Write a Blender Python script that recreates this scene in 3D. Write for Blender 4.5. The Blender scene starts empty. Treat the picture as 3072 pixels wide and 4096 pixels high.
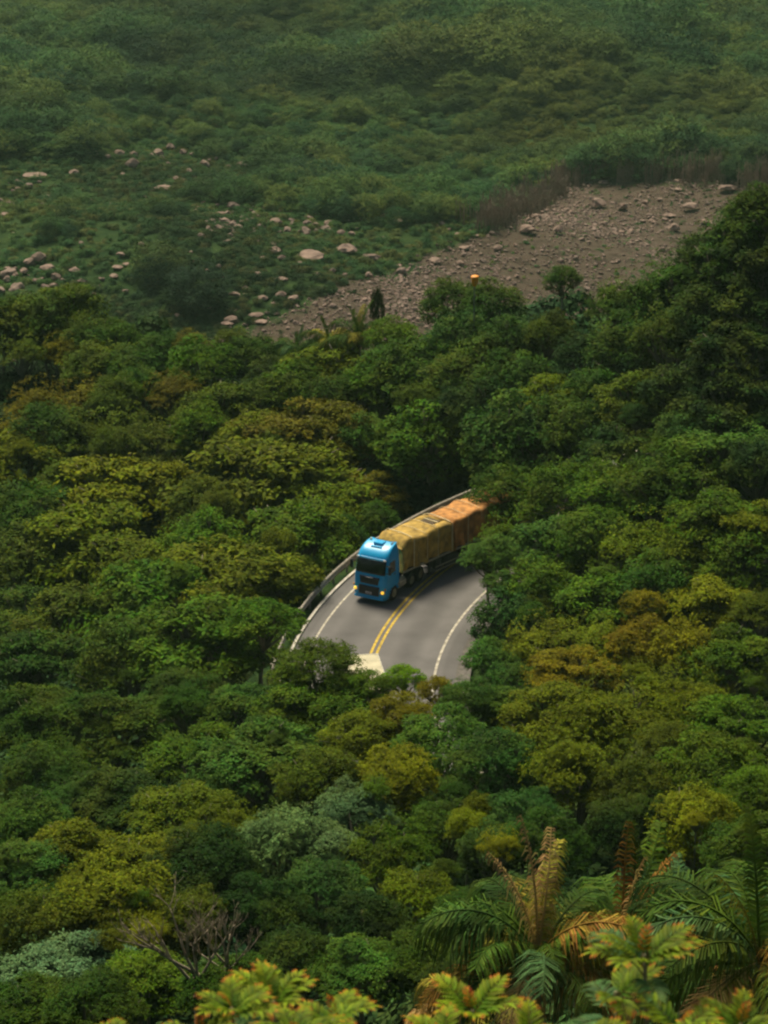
import bpy, bmesh, math, random
import numpy as np
from mathutils import Vector, Matrix, noise

S = bpy.context.scene
R = math.radians
COL = S.collection

# ------------------------------------------------------------------ camera, sky, sun, exposure
FPX = 10724.0                 # focal length in pixels of the 3072 x 4096 photograph
PITCH = R(21.1)
CAMH = 68.0
K = 0.872
cam_d = bpy.data.cameras.new('camera')
cam = bpy.data.objects.new('camera', cam_d); COL.objects.link(cam)
cam.location = (0, 0, CAMH)
cam.rotation_euler = (R(90) - PITCH, 0, 0)
cam_d.sensor_fit = 'HORIZONTAL'; cam_d.sensor_width = 36
cam_d.lens = 36 * FPX / 3072
cam_d.clip_start = 0.5; cam_d.clip_end = 20000
cam_d.dof.use_dof = True; cam_d.dof.focus_distance = 75; cam_d.dof.aperture_fstop = 7
S.camera = cam
S.cycles.filter_width = 2.3

SUN_EL, SUN_ROT = R(58), R(-24)
w = bpy.data.worlds.new('World'); S.world = w; w.use_nodes = True
nt = w.node_tree
sky = nt.nodes.new('ShaderNodeTexSky'); sky.sky_type = 'NISHITA'; sky.sun_disc = False
sky.sun_elevation = SUN_EL; sky.sun_rotation = SUN_ROT
sky.air_density = 1.0; sky.dust_density = 3.5; sky.ozone_density = 1.0
bg = nt.nodes['Background']; nt.links.new(sky.outputs[0], bg.inputs[0]); bg.inputs[1].default_value = 0.05
sd = bpy.data.lights.new('sun', 'SUN'); sun = bpy.data.objects.new('sun', sd); COL.objects.link(sun)
sd.energy = 5.0; sd.angle = R(28); sd.color = (1.0, 0.92, 0.70)
# direction to the sun: rotation measured from +Y, clockwise seen from above
sdir = Vector((math.sin(SUN_ROT) * math.cos(SUN_EL), math.cos(SUN_ROT) * math.cos(SUN_EL), math.sin(SUN_EL)))
sun.rotation_euler = sdir.to_track_quat('Z', 'Y').to_euler()
sun.location = (0, 0, 300)
S.view_settings.view_transform = 'Standard'; S.view_settings.look = 'None'
S.view_settings.exposure = 0.32; S.view_settings.gamma = 1
S.cycles.use_denoising = True
S.cycles.max_bounces = 6; S.cycles.diffuse_bounces = 2; S.cycles.glossy_bounces = 2
S.cycles.transmission_bounces = 2; S.cycles.volume_bounces = 1; S.cycles.transparent_max_bounces = 4
S.cycles.use_adaptive_sampling = True; S.cycles.adaptive_threshold = 0.02
S.cycles.sample_clamp_indirect = 3

# ------------------------------------------------------------------ helpers
def ray(px, py):
    x = (px - 1536) / FPX; y = (2048 - py) / FPX
    return np.array([x, math.cos(PITCH) + y * math.sin(PITCH), -math.sin(PITCH) + y * math.cos(PITCH)])
def at_d(px, py, d):
    """point seen at photo pixel px,py whose ground distance along +Y is d metres"""
    r = ray(px, py); t = d / r[1]
    return Vector((r[0] * t, d, CAMH + r[2] * t))
def at_z(px, py, z):
    r = ray(px, py); t = (z - CAMH) / r[2]
    return Vector((r[0] * t, r[1] * t, z))
def to_px(x, y, z):
    x = np.asarray(x, float); y = np.asarray(y, float); z = np.asarray(z, float) - CAMH
    dep = y * math.cos(PITCH) - z * math.sin(PITCH)
    up = y * math.sin(PITCH) + z * math.cos(PITCH)
    return 1536 + FPX * x / dep, 2048 - FPX * up / dep, dep
D2F = 3072 / 1659.0

def new_obj(name, me, parent=None):
    o = bpy.data.objects.new(name, me); COL.objects.link(o)
    if parent: o.parent = parent
    return o
def tag(o, label=None, cat=None, group=None, kind=None):
    if label: o['label'] = label
    if cat: o['category'] = cat
    if group: o['group'] = group
    if kind: o['kind'] = kind
    return o
def empty(name, loc, rz=0, parent=None):
    o = bpy.data.objects.new(name, None); COL.objects.link(o)
    o.location = loc; o.rotation_euler = (0, 0, rz); o.empty_display_size = .3
    if parent: o.parent = parent
    return o
def np_mesh(name, V, F, mats=(), smooth=False, mi=None):
    """V (n,3) array; F (m,k) array of one face size, or list of tuples"""
    me = bpy.data.meshes.new(name)
    if isinstance(F, np.ndarray):
        V = np.asarray(V, np.float32); m, k = F.shape
        me.vertices.add(len(V)); me.vertices.foreach_set('co', V.ravel())
        me.loops.add(m * k); me.loops.foreach_set('vertex_index', F.ravel().astype(np.int32))
        me.polygons.add(m); me.polygons.foreach_set('loop_start', np.arange(0, m * k, k, dtype=np.int32))
        me.polygons.foreach_set('loop_total', np.full(m, k, np.int32))
        if mi is not None: me.polygons.foreach_set('material_index', np.asarray(mi, np.int32))
        if smooth: me.polygons.foreach_set('use_smooth', np.ones(m, bool))
        me.update(calc_edges=True)
    else:
        me.from_pydata([tuple(v) for v in V], [], [tuple(f) for f in F])
        if smooth:
            for p in me.polygons: p.use_smooth = True
    for m_ in mats: me.materials.append(m_)
    return me
def add_attr(me, name, vals, domain='POINT'):
    a = me.attributes.new(name, 'FLOAT_COLOR', domain)
    c = np.ones((len(vals), 4), np.float32); c[:, :3] = vals
    a.data.foreach_set('color', c.ravel())

# ------------------------------------------------------------------ materials
def mat(name):
    m = bpy.data.materials.new(name); m.use_nodes = True
    n = m.node_tree.nodes; return m, n, m.node_tree.links, n['Principled BSDF']
def simple(name, col, rough=.6, metal=0, nscale=6, namp=.25, bump=0, spec=.5, coat=0, emit=None):
    m, n, l, p = mat(name)
    p.inputs['Roughness'].default_value = rough; p.inputs['Metallic'].default_value = metal
    p.inputs['Specular IOR Level'].default_value = spec
    p.inputs['Coat Weight'].default_value = coat; p.inputs['Coat Roughness'].default_value = .22
    tc = n.new('ShaderNodeTexCoord'); nz = n.new('ShaderNodeTexNoise'); nz.inputs['Scale'].default_value = nscale
    nz.inputs['Detail'].default_value = 5
    l.new(tc.outputs['Object'], nz.inputs['Vector'])
    mr = n.new('ShaderNodeMapRange'); mr.inputs['From Min'].default_value = .3; mr.inputs['From Max'].default_value = .7
    mr.inputs['To Min'].default_value = 1 - namp; mr.inputs['To Max'].default_value = 1 + namp
    l.new(nz.outputs['Fac'], mr.inputs['Value'])
    vm = n.new('ShaderNodeVectorMath'); vm.operation = 'SCALE'; vm.inputs[0].default_value = col
    l.new(mr.outputs[0], vm.inputs['Scale']); l.new(vm.outputs[0], p.inputs['Base Color'])
    if bump:
        b = n.new('ShaderNodeBump'); b.inputs['Strength'].default_value = bump; b.inputs['Distance'].default_value = .08
        l.new(nz.outputs['Fac'], b.inputs['Height']); l.new(b.outputs[0], p.inputs['Normal'])
    if emit:
        p.inputs['Emission Color'].default_value = (*emit[0], 1); p.inputs['Emission Strength'].default_value = emit[1]
    return m

def leaf_material(name, mode, transl=.18, rough=.7, spec=.05, patch=None):
    """mode 'object': tint from the object's own colour; 'attr': from a mesh attribute; 'inst': random per instance + wide patches"""
    m, n, l, p = mat(name)
    geo = n.new('ShaderNodeNewGeometry')
    if mode == 'object':
        src = n.new('ShaderNodeObjectInfo'); colout = src.outputs['Color']
        nw = n.new('ShaderNodeTexNoise'); nw.inputs['Scale'].default_value = .28; nw.inputs['Detail'].default_value = 3
        l.new(geo.outputs['Position'], nw.inputs['Vector'])
        mw = n.new('ShaderNodeMapRange'); mw.inputs['From Min'].default_value = .42; mw.inputs['From Max'].default_value = .72
        mw.inputs['To Min'].default_value = 0; mw.inputs['To Max'].default_value = .55; l.new(nw.outputs['Fac'], mw.inputs['Value'])
        mxw = n.new('ShaderNodeMix'); mxw.data_type = 'RGBA'; l.new(mw.outputs[0], mxw.inputs[0]); l.new(colout, mxw.inputs[6])
        mxw.inputs[7].default_value = (.085, .100, .004, 1); colout = mxw.outputs[2]
    elif mode == 'attr':
        src = n.new('ShaderNodeAttribute'); src.attribute_name = 'tint'; colout = src.outputs['Color']
    else:
        oi = n.new('ShaderNodeObjectInfo')
        r = n.new('ShaderNodeValToRGB'); l.new(oi.outputs['Random'], r.inputs[0])
        e = r.color_ramp.elements
        cols = patch
        while len(e) < len(cols): e.new(.5)
        for i, c in enumerate(cols): e[i].position = i / (len(cols) - 1); e[i].color = (*c, 1)
        colout = r.outputs[0]
        nz = n.new('ShaderNodeTexNoise'); nz.inputs['Scale'].default_value = .014; nz.inputs['Detail'].default_value = 3
        l.new(geo.outputs['Position'], nz.inputs['Vector'])
        mr = n.new('ShaderNodeMapRange'); mr.inputs['From Min'].default_value = .35; mr.inputs['From Max'].default_value = .65
        mr.inputs['To Min'].default_value = .55; mr.inputs['To Max'].default_value = 1.7
        l.new(nz.outputs['Fac'], mr.inputs['Value'])
        vs = n.new('ShaderNodeVectorMath'); vs.operation = 'SCALE'; l.new(colout, vs.inputs[0]); l.new(mr.outputs[0], vs.inputs['Scale'])
        colout = vs.outputs[0]
        nq = n.new('ShaderNodeTexNoise'); nq.inputs['Scale'].default_value = .011; nq.inputs['Detail'].default_value = 4; l.new(geo.outputs['Position'], nq.inputs['Vector'])
        mq = n.new('ShaderNodeMapRange'); mq.inputs['From Min'].default_value = .50; mq.inputs['From Max'].default_value = .66; mq.inputs['To Max'].default_value = .6; l.new(nq.outputs['Fac'], mq.inputs['Value'])
        xq = n.new('ShaderNodeMix'); xq.data_type = 'RGBA'; l.new(mq.outputs[0], xq.inputs[0]); l.new(colout, xq.inputs[6]); xq.inputs[7].default_value = (.105, .108, .012, 1); colout = xq.outputs[2]
    hs = n.new('ShaderNodeHueSaturation'); l.new(colout, hs.inputs['Color'])
    h = n.new('ShaderNodeMapRange'); h.inputs['To Min'].default_value = .475; h.inputs['To Max'].default_value = .52
    l.new(geo.outputs['Random Per Island'], h.inputs['Value']); l.new(h.outputs[0], hs.inputs['Hue'])
    mul = n.new('ShaderNodeMath'); mul.operation = 'MULTIPLY_ADD'; mul.inputs[1].default_value = 7.13; mul.inputs[2].default_value = 0
    fr = n.new('ShaderNodeMath'); fr.operation = 'FRACT'
    l.new(geo.outputs['Random Per Island'], mul.inputs[0]); l.new(mul.outputs[0], fr.inputs[0])
    # clumps of fresh and old growth, a few metres across
    nz2 = n.new('ShaderNodeTexNoise'); nz2.inputs['Scale'].default_value = .55; nz2.inputs['Detail'].default_value = 2
    l.new(geo.outputs['Position'], nz2.inputs['Vector'])
    v0 = n.new('ShaderNodeMapRange'); v0.inputs['From Min'].default_value = .3; v0.inputs['From Max'].default_value = .7
    v0.inputs['To Min'].default_value = .65; v0.inputs['To Max'].default_value = 1.35
    l.new(nz2.outputs['Fac'], v0.inputs['Value'])
    v = n.new('ShaderNodeMapRange'); v.inputs['To Min'].default_value = .62; v.inputs['To Max'].default_value = 1.45
    l.new(fr.outputs[0], v.inputs['Value'])
    vm = n.new('ShaderNodeMath'); vm.operation = 'MULTIPLY'; l.new(v.outputs[0], vm.inputs[0]); l.new(v0.outputs[0], vm.inputs[1])
    l.new(vm.outputs[0], hs.inputs['Value'])
    l.new(hs.outputs[0], p.inputs['Base Color'])
    p.inputs['Roughness'].default_value = rough; p.inputs['Specular IOR Level'].default_value = spec
    tr = n.new('ShaderNodeBsdfTranslucent'); l.new(hs.outputs[0], tr.inputs['Color'])
    mx = n.new('ShaderNodeMixShader'); mx.inputs[0].default_value = transl
    l.new(p.outputs[0], mx.inputs[1]); l.new(tr.outputs[0], mx.inputs[2])
    l.new(mx.outputs[0], n['Material Output'].inputs['Surface'])
    return m

M_LEAF = leaf_material('tree foliage', 'object')
M_PLANT = leaf_material('large plant leaves', 'attr', transl=.3, rough=.6, spec=.1)
M_VAL = leaf_material('valley foliage', 'inst', patch=[(.010, .036, .013), (.018, .054, .015), (.032, .076, .018), (.050, .088, .017), (.070, .092, .015)])
M_SCRUB = leaf_material('scrub foliage', 'inst', patch=[(.022, .065, .02), (.045, .095, .022), (.03, .08, .026), (.066, .095, .022), (.088, .096, .025)])
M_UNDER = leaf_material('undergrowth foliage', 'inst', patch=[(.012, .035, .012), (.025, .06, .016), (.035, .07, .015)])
M_BARK = simple('pale grey bark', (.17, .145, .105), .9, nscale=3, namp=.4, bump=.4)
M_DEAD = simple('bare dead wood', (.27, .215, .15), .9, nscale=4, namp=.35, bump=.4)
M_SCORCH = simple('scorched brown stems', (.20, .14, .10), .9, nscale=3, namp=.4)
M_ROCK = simple('pale pinkish boulder rock', (.225, .155, .122), .9, nscale=.9, namp=.45, bump=.5, spec=.2)
M_ROCK2 = simple('grey brown rubble rock', (.19, .135, .11), .95, nscale=1.5, namp=.5, bump=.5, spec=.2)

def ground_material():
    m, n, l, p = mat('ground soil and low growth')
    at = n.new('ShaderNodeAttribute'); at.attribute_name = 'cover'
    sep = n.new('ShaderNodeSeparateColor'); l.new(at.outputs['Color'], sep.inputs[0])
    geo = n.new('ShaderNodeNewGeometry')
    nz = n.new('ShaderNodeTexNoise'); nz.inputs['Scale'].default_value = .35; nz.inputs['Detail'].default_value = 9
    nz.inputs['Roughness'].default_value = .7
    l.new(geo.outputs['Position'], nz.inputs['Vector'])
    g = n.new('ShaderNodeValToRGB'); l.new(nz.outputs['Fac'], g.inputs[0])
    g.color_ramp.elements[0].position = .35; g.color_ramp.elements[0].color = (.008, .026, .006, 1)
    g.color_ramp.elements[1].position = .7; g.color_ramp.elements[1].color = (.035, .06, .012, 1)
    b = n.new('ShaderNodeValToRGB'); l.new(nz.outputs['Fac'], b.inputs[0])
    b.color_ramp.elements[0].position = .38; b.color_ramp.elements[0].color = (.034, .024, .017, 1)
    b.color_ramp.elements[1].position = .68; b.color_ramp.elements[1].color = (.078, .056, .042, 1)
    e = b.color_ramp.elements.new(.5); e.color = (.07, .052, .036, 1)
    mx = n.new('ShaderNodeMix'); mx.data_type = 'RGBA'
    l.new(sep.outputs[0], mx.inputs[0]); l.new(g.outputs[0], mx.inputs[6]); l.new(b.outputs[0], mx.inputs[7])
    l.new(mx.outputs[2], p.inputs['Base Color']); p.inputs['Roughness'].default_value = 1; p.inputs['Specular IOR Level'].default_value = .1
    bp = n.new('ShaderNodeBump'); bp.inputs['Strength'].default_value = .8; bp.inputs['Distance'].default_value = .6
    l.new(nz.outputs['Fac'], bp.inputs['Height']); l.new(bp.outputs[0], p.inputs['Normal'])
    return m

# ------------------------------------------------------------------ the road's course (plan view)
RC = (43.2, 144.8)            # centre of the bend
R_IN, R_YEL, R_OUT = 40.3, 44.4, 48.4
def course():
    """centre line points (x, y, z, nx, ny); the normal points to the inside of the bend"""
    pts = []
    for k in range(0, 60):                                  # far straight, beyond the truck
        a = R(128) ; s = (60 - k) * 1.0
        x = RC[0] + R_YEL * math.cos(a) + math.sin(a) * s; y = RC[1] + R_YEL * math.sin(a) - math.cos(a) * s
        pts.append((x, y, 0, -math.cos(a), -math.sin(a)))
    for k in range(0, 105):
        a = R(128 + k * .5)
        pts.append((RC[0] + R_YEL * math.cos(a), RC[1] + R_YEL * math.sin(a), 0, -math.cos(a), -math.sin(a)))
    r2 = 23.0; c2 = (RC[0] - R_YEL + r2, RC[1])             # the bend tightens
    for k in range(1, 39):
        a = R(180 + k); z = 1.2 * (k / 85) ** 2
        pts.append((c2[0] + r2 * math.cos(a), c2[1] + r2 * math.sin(a), z, -math.cos(a), -math.sin(a)))
    return np.array(pts)
CRS = course()
# drop the part that would run the wrong way
def road_dist(x, y):
    """signed offset from the centre line (+ outside) and road height, for arrays"""
    x = np.asarray(x, float).ravel(); y = np.asarray(y, float).ravel()
    d = np.full(x.shape, 1e9); off = np.zeros(x.shape); z = np.zeros(x.shape)
    for s in range(0, len(x), 20000):
        dx = x[s:s + 20000, None] - CRS[None, :, 0]; dy = y[s:s + 20000, None] - CRS[None, :, 1]
        dd = np.hypot(dx, dy); i = dd.argmin(1); r = np.arange(len(i))
        d[s:s + 20000] = dd[r, i]; off[s:s + 20000] = -(dx[r, i] * CRS[i, 3] + dy[r, i] * CRS[i, 4]); z[s:s + 20000] = CRS[i, 2]
    return d, off, z

# ------------------------------------------------------------------ canopy: where each crown of the near forest stands
CTRL = np.array([
 (0,650,255),(250,720,250),(450,760,242),(600,800,238),(800,700,236),(975,640,235),(1215,610,232),(1400,640,215),(1560,560,205),(1640,430,205),(1659,700,195),
 (0,900,232),(300,900,230),(600,900,225),(900,850,222),(1100,850,215),(1300,850,205),(1500,850,195),(1659,900,188),
 (0,1100,215),(300,1100,212),(600,1100,208),(800,1050,212),(900,1000,213),(1100,1000,202),(1250,1050,192),(1450,1050,183),(1659,1100,175),
 (0,1300,195),(300,1300,188),(550,1300,180),(650,1280,178),(1080,1180,186),(1080,1330,178),(1030,1430,168),(1300,1300,172),(1500,1300,168),(1659,1300,165),
 (0,1500,165),(300,1500,160),(550,1480,153),(700,1440,142),(820,1500,139),(880,1480,139),(1000,1510,137),(1200,1450,156),(1400,1450,154),(1659,1450,152),
 (1100,1560,134),(1250,1540,134),(1400,1540,132),(1600,1560,134),
 (0,1650,140),(500,1650,134),(900,1620,132),(1300,1650,126),(1659,1650,124),
 (0,1850,118),(500,1850,116),(900,1850,114),(1300,1850,108),(1659,1850,104),
 (0,2050,100),(400,2050,98),(800,2050,96),(1200,2050,92),(1659,2050,88),
 (0,2212,88),(800,2212,84),(1659,2212,72)], float)
def dmap(x, y):
    w_ = 1 / (((CTRL[:, 0] - x) * .6) ** 2 + ((CTRL[:, 1] - y) * 1.3) ** 2 + 900) ** 1.6
    # local linear fit in y and x keeps the slope between the control rows
    A = np.c_[np.ones(len(CTRL)), CTRL[:, 0] - x, CTRL[:, 1] - y]
    W = A * w_[:, None]
    M = A.T @ W + np.diag([0, 1e-7 * w_.sum(), 1e-7 * w_.sum()])
    return float(np.linalg.solve(M, W.T @ CTRL[:, 2])[0]) * K

# colour keys: linear base colours
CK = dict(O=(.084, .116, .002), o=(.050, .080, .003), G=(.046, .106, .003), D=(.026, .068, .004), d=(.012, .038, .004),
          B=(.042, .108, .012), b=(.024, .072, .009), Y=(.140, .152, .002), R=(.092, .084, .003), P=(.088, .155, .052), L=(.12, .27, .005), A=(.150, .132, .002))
CN = dict(O='olive green', o='dark olive', G='mid green', D='dark green', d='very dark green', B='bluish green', b='dark bluish green',
          Y='yellow-green', R='rusty brown', P='pale silvery green', L='bright fresh green', A='orange-yellow')
KN = dict(u='layered tree', m='rounded tree', l='feathery tree')
# photo place (in a 1659 x 2212 view), crown radius in the same units, colour, form, optional distance
TREES = '''45,690,70,o,u|140,675,75,o,u|225,725,60,o,u|50,765,60,o,l|135,765,50,A,l|215,795,65,o,m|345,765,50,D,m|412,752,42,R,m|290,795,60,D,m|440,802,66,G,m|545,775,65,D,m|500,750,40,o,m|600,825,55,d,m|725,805,90,O,u|672,775,50,D,m
850,735,60,G,m|975,662,66,D,m|1065,662,66,D,m|1000,735,80,b,m|1105,745,75,D,m|1183,725,55,o,m|1215,606,40,D,m,230|1330,665,62,G,l|1400,662,88,o,l|1485,612,85,o,l|1570,565,90,o,l|1628,490,70,o,m|1645,650,80,d,m|1595,500,60,o,l|1645,445,45,o,m|1535,550,60,D,m|1655,545,80,D,m|1455,605,60,o,l|5,700,60,D,m|95,705,70,D,m|190,745,70,D,m|255,745,50,D,m|1545,690,85,d,m|1450,725,80,o,l|1355,765,75,o,m|1270,765,65,d,m|1605,770,85,D,u
900,810,90,D,m|1010,825,85,D,m|1115,835,75,D,m|1210,855,60,O,u|1290,860,60,o,m|1385,870,72,o,u|1480,855,80,d,m|1595,880,85,d,u|820,835,65,G,m|640,855,70,G,m|560,875,60,D,m|470,895,75,o,u|370,855,60,R,l|300,845,50,D,m|180,885,75,R,l|80,880,62,R,l|35,935,55,A,l|110,955,80,D,m|250,935,75,o,l|345,965,75,o,l|430,935,60,G,m|560,945,72,O,u|645,935,90,R,u|745,940,75,R,u|800,955,55,B,m
932,968,102,G,m|1140,985,112,b,m|1200,930,70,D,m|1265,930,60,o,m|1365,975,80,d,m|1480,945,62,B,m|1565,960,82,B,m|1640,1010,62,D,m|1030,900,75,d,m|730,870,60,D,m
55,1005,82,O,u|150,1045,72,o,l|250,1075,116,Y,u|345,1040,55,Y,u|55,1125,85,D,m|575,1058,152,O,u|440,1105,70,o,m|690,1080,85,O,u|795,1060,55,R,u|640,1170,95,G,u|430,1190,80,G,m|195,1190,128,O,u|85,1225,100,o,m|310,1235,80,O,u|810,1130,45,D,m,206|735,1165,50,D,m,200
1095,1075,70,D,m|1220,1080,80,G,m|1330,1075,80,G,m|1440,1065,90,D,m|1560,1125,88,G,u|1640,1135,62,O,u|1095,1165,55,G,l|1056,1205,50,B,m,179.5|1078,1262,30,B,m,177|1185,1185,78,B,m|1290,1175,80,G,m|1400,1185,88,O,l|1500,1205,80,O,l|1612,1225,80,G,m
500,1265,128,O,u|612,1240,58,O,u|330,1330,128,G,u|180,1345,95,o,u|60,1335,80,D,m|450,1395,120,G,u|568,1348,66,G,u,165|280,1430,100,D,m|90,1435,90,D,u|1108,1345,66,b,m|1066,1432,50,B,m|1110,1480,50,b,m,160|1170,1275,72,G,m|1180,1395,78,O,l|1300,1300,80,G,m|1420,1285,80,D,m|1540,1305,72,Y,u|1640,1325,55,o,l|1290,1395,78,O,l|1380,1400,60,A,m|1480,1410,60,Y,m|1580,1425,80,G,u|1235,1455,75,A,u
690,1462,84,o,m|560,1545,86,B,u|690,1560,112,G,u|400,1520,80,D,m|425,1640,90,G,u|560,1655,118,B,u|240,1580,100,D,m|80,1565,90,D,u|872,1472,38,L,m|945,1497,34,A,m|800,1492,42,G,m|650,1592,50,G,m|870,1560,60,A,m|1015,1522,55,B,m|1095,1540,68,B,u|1200,1560,90,O,u|1335,1565,128,O,l|1480,1530,90,O,l|1590,1575,90,G,u
785,1610,75,O,m|960,1625,85,B,m|1060,1665,80,b,m|855,1685,78,Y,m|700,1700,80,o,m|1250,1685,105,O,l|1400,1690,95,o,l|1550,1690,98,G,m|1640,1730,72,G,m|1130,1775,70,b,m|100,1700,90,D,m|250,1735,90,d,m|60,1795,80,B,m|390,1765,90,O,m|765,1762,70,P,m|620,1838,90,P,m|700,1835,58,P,m|480,1795,70,O,l|180,1865,100,O,m|320,1875,80,O,u|440,1885,100,d,m|60,1885,80,B,u|845,1855,88,G,l|960,1795,70,D,m|1060,1840,62,b,m|1180,1835,70,D,m|1500,1795,88,Y,m|1620,1830,80,D,m|1350,1790,70,d,m
900,1965,78,O,m|800,2000,70,d,m|700,1940,80,b,m|565,1985,80,d,m|245,2000,128,O,m|100,2010,100,o,m|150,2110,110,P,u|300,2130,90,G,m|60,2190,90,D,m|780,2105,85,B,u|900,2090,70,D,m|640,2090,80,d,m|500,2140,85,D,m|200,2200,90,D,m|1010,2010,75,D,m|1000,2140,80,d,m|1250,2000,80,d,m|1450,2020,80,d,m|420,2000,70,o,m|1600,1960,80,D,m'''
TL = []
for row in TREES.replace('\n', '|').split('|'):
    f = row.split(','); x, y, r = float(f[0]), float(f[1]), float(f[2])
    TL.append([x, y, r, f[3], f[4], (float(f[5]) * K if len(f) > 5 else dmap(x, y))])

_r = random.Random(45)
for _t in TL:
    if _t[4] == 'm' and _t[2] > 72 and not 600 < _t[0] < 1150 and _t[3] != 'P' and _r.random() < .4: _t[4] = 'u'
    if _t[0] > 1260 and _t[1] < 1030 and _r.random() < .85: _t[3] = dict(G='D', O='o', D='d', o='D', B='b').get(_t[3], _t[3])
for _k in range(64):                          # smaller crowns pushing up between the big ones
    _x, _y = _r.uniform(10, 1650), _r.uniform(850, 2080)
    if 620 < _x < 1130 and 980 < _y < 1640 or _y > 1900 and _x > 1000: continue
    _n = min(TL, key=lambda t: abs(t[0] - _x) + abs(t[1] - _y)); _q = _r.uniform(20, 44)
    TL.append([_x, _y - _n[2] * .35, _q, _r.choice([_n[3], _n[3], _r.choice('OGDBYo')]), _r.choice('ml'), dmap(_x, _y) - 1.5])
BASES = []
for (x, y, r, c, k, d) in TL:
    p = at_d(x * D2F, y * D2F, d); BASES.append((p.x, p.y, p.z - 5.8))
# ground outside the frame on both sides
for yy, zl, zr in ((45, 33, 34), (60, 24, 25), (72, 17, 18), (86, 9, 10), (100, 2, 6), (120, -3, 4), (145, -6, 5), (170, -10, 8), (195, -12, 12), (225, -13, 5)):
    for xx in (-75, -50, -34): BASES.append((xx, yy, zl))
    for xx in (34, 50, 75): BASES.append((xx, yy, zr + (xx - 34) * .25))
for xx in (-60, -30, -12, 0, 12, 30, 60): BASES.append((xx, 60, 25)); BASES.append((xx, 45, 34)); BASES.append((xx, 30, 43)); BASES.append((xx, 15, 52)); BASES.append((xx, 5, 58)); BASES.append((xx, -10, 64))
BA = np.array(BASES)
def valley_z(x, y):
    z = -57 - (y - 392) * 17 / 393
    z = np.where(y > 900, -79 + (y - 900) * .03, z)
    z = z + 3.2 * np.sin(x * .031 + y * .017 + 1.3) + 2.6 * np.sin(y * .043 - x * .019) + 1.6 * np.sin(x * .06 + y * .08)
    return z
def near_z(x, y):
    out = np.zeros(len(x))
    for s in range(0, len(x), 8000):
        dx = x[s:s + 8000, None] - BA[None, :, 0]; dy = y[s:s + 8000, None] - BA[None, :, 1]
        d2 = dx * dx + dy * dy
        w_ = np.exp(-d2 / (2 * 5.5 ** 2)) + 1e-3 / (d2 + 30)
        out[s:s + 8000] = (w_ * BA[None, :, 2]).sum(1) / w_.sum(1)
    return out
def ground_z(x, y, road=True):
    shp = np.shape(x); x = np.asarray(x, float).ravel(); y = np.asarray(y, float).ravel()
    nz_ = near_z(x, y)
    ridge = np.interp(x, [-60, -30, -5, 10, 20, 40, 80], [226, 224, 212, 206, 198, 190, 190])
    t = np.clip((y - ridge - 6) / 55, 0, 1); t = t * t * (3 - 2 * t)
    h = nz_ * (1 - t) + valley_z(x, y) * t
    if road:
        d, off, rz = road_dist(x, y)
        lim = np.where(off > 0, 5.6, 5.9)
        k = np.clip((d - lim) / 5.0, 0, 1); k = k * k * (3 - 2 * k)
        h = (rz - .10) * (1 - k) + h * k
    return h.reshape(shp)

# the scree clearing in the valley, as the photo outlines it, laid on the valley floor
CLR = [(600, 1420), (960, 1320), (1330, 1170), (1700, 1020), (1950, 940), (2130, 830), (2270, 735), (2500, 712), (2900, 725), (3300, 740), (3700, 900), (3700, 1700), (800, 1700)]
CLRW = []
for (px, py) in CLR:
    z = -60.0
    for _ in range(12):
        p = at_z(px, py, z); z = float(valley_z(np.float64(p.x), np.float64(p.y)))
    CLRW.append((p.x, p.y))
CLRW = np.array(CLRW)
def in_poly(x, y, P=CLRW):
    x = np.asarray(x, float); y = np.asarray(y, float); ins = np.zeros(x.shape, bool); j = len(P) - 1
    for i in range(len(P)):
        xi, yi = P[i]; xj, yj = P[j]
        c = ((yi > y) != (yj > y)) & (x < (xj - xi) * (y - yi) / (yj - yi + 1e-12) + xi); ins ^= c; j = i
    return ins

# ------------------------------------------------------------------ ground sheet
def build_ground():
    def axis(lo, hi, step, far_lo, far_hi):
        a = list(np.arange(lo, hi + .1, step)); s = step
        while a[-1] < far_hi: s *= 1.22; a.append(a[-1] + s)
        s = step
        while a[0] > far_lo: s *= 1.22; a.insert(0, a[0] - s)
        return np.array(a)
    xs = np.unique(np.r_[axis(-45, 45, 1.2, -2200, 2200)])
    ya = axis(60, 240, 1.2, -260, 240)
    yb = np.arange(240 + 3.5, 1000, 3.5); yb = yb[yb > ya[-1] + .5]
    yc = axis(1000, 1001, 12, 1000, 3800); ys = np.r_[ya, yb, yc[yc > yb[-1] + 2]]
    X, Y = np.meshgrid(xs, ys); Z = ground_z(X, Y)
    nx, ny = len(xs), len(ys)
    V = np.c_[X.ravel(), Y.ravel(), Z.ravel()]
    i = np.arange(ny - 1)[:, None] * nx + np.arange(nx - 1)[None, :]
    F = np.stack([i, i + 1, i + nx + 1, i + nx], -1).reshape(-1, 4)
    me = np_mesh('ground', V, F, [ground_material()], smooth=True)
    jx = V[:, 0] + 3 * np.sin(V[:, 1] * .21) + 2 * np.sin(V[:, 1] * .53); jy = V[:, 1] + 3 * np.sin(V[:, 0] * .23)
    c = in_poly(jx, jy).astype(float)
    add_attr(me, 'cover', np.c_[c, c, c])
    tag(new_obj('ground', me), kind='structure')
build_ground()

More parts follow.
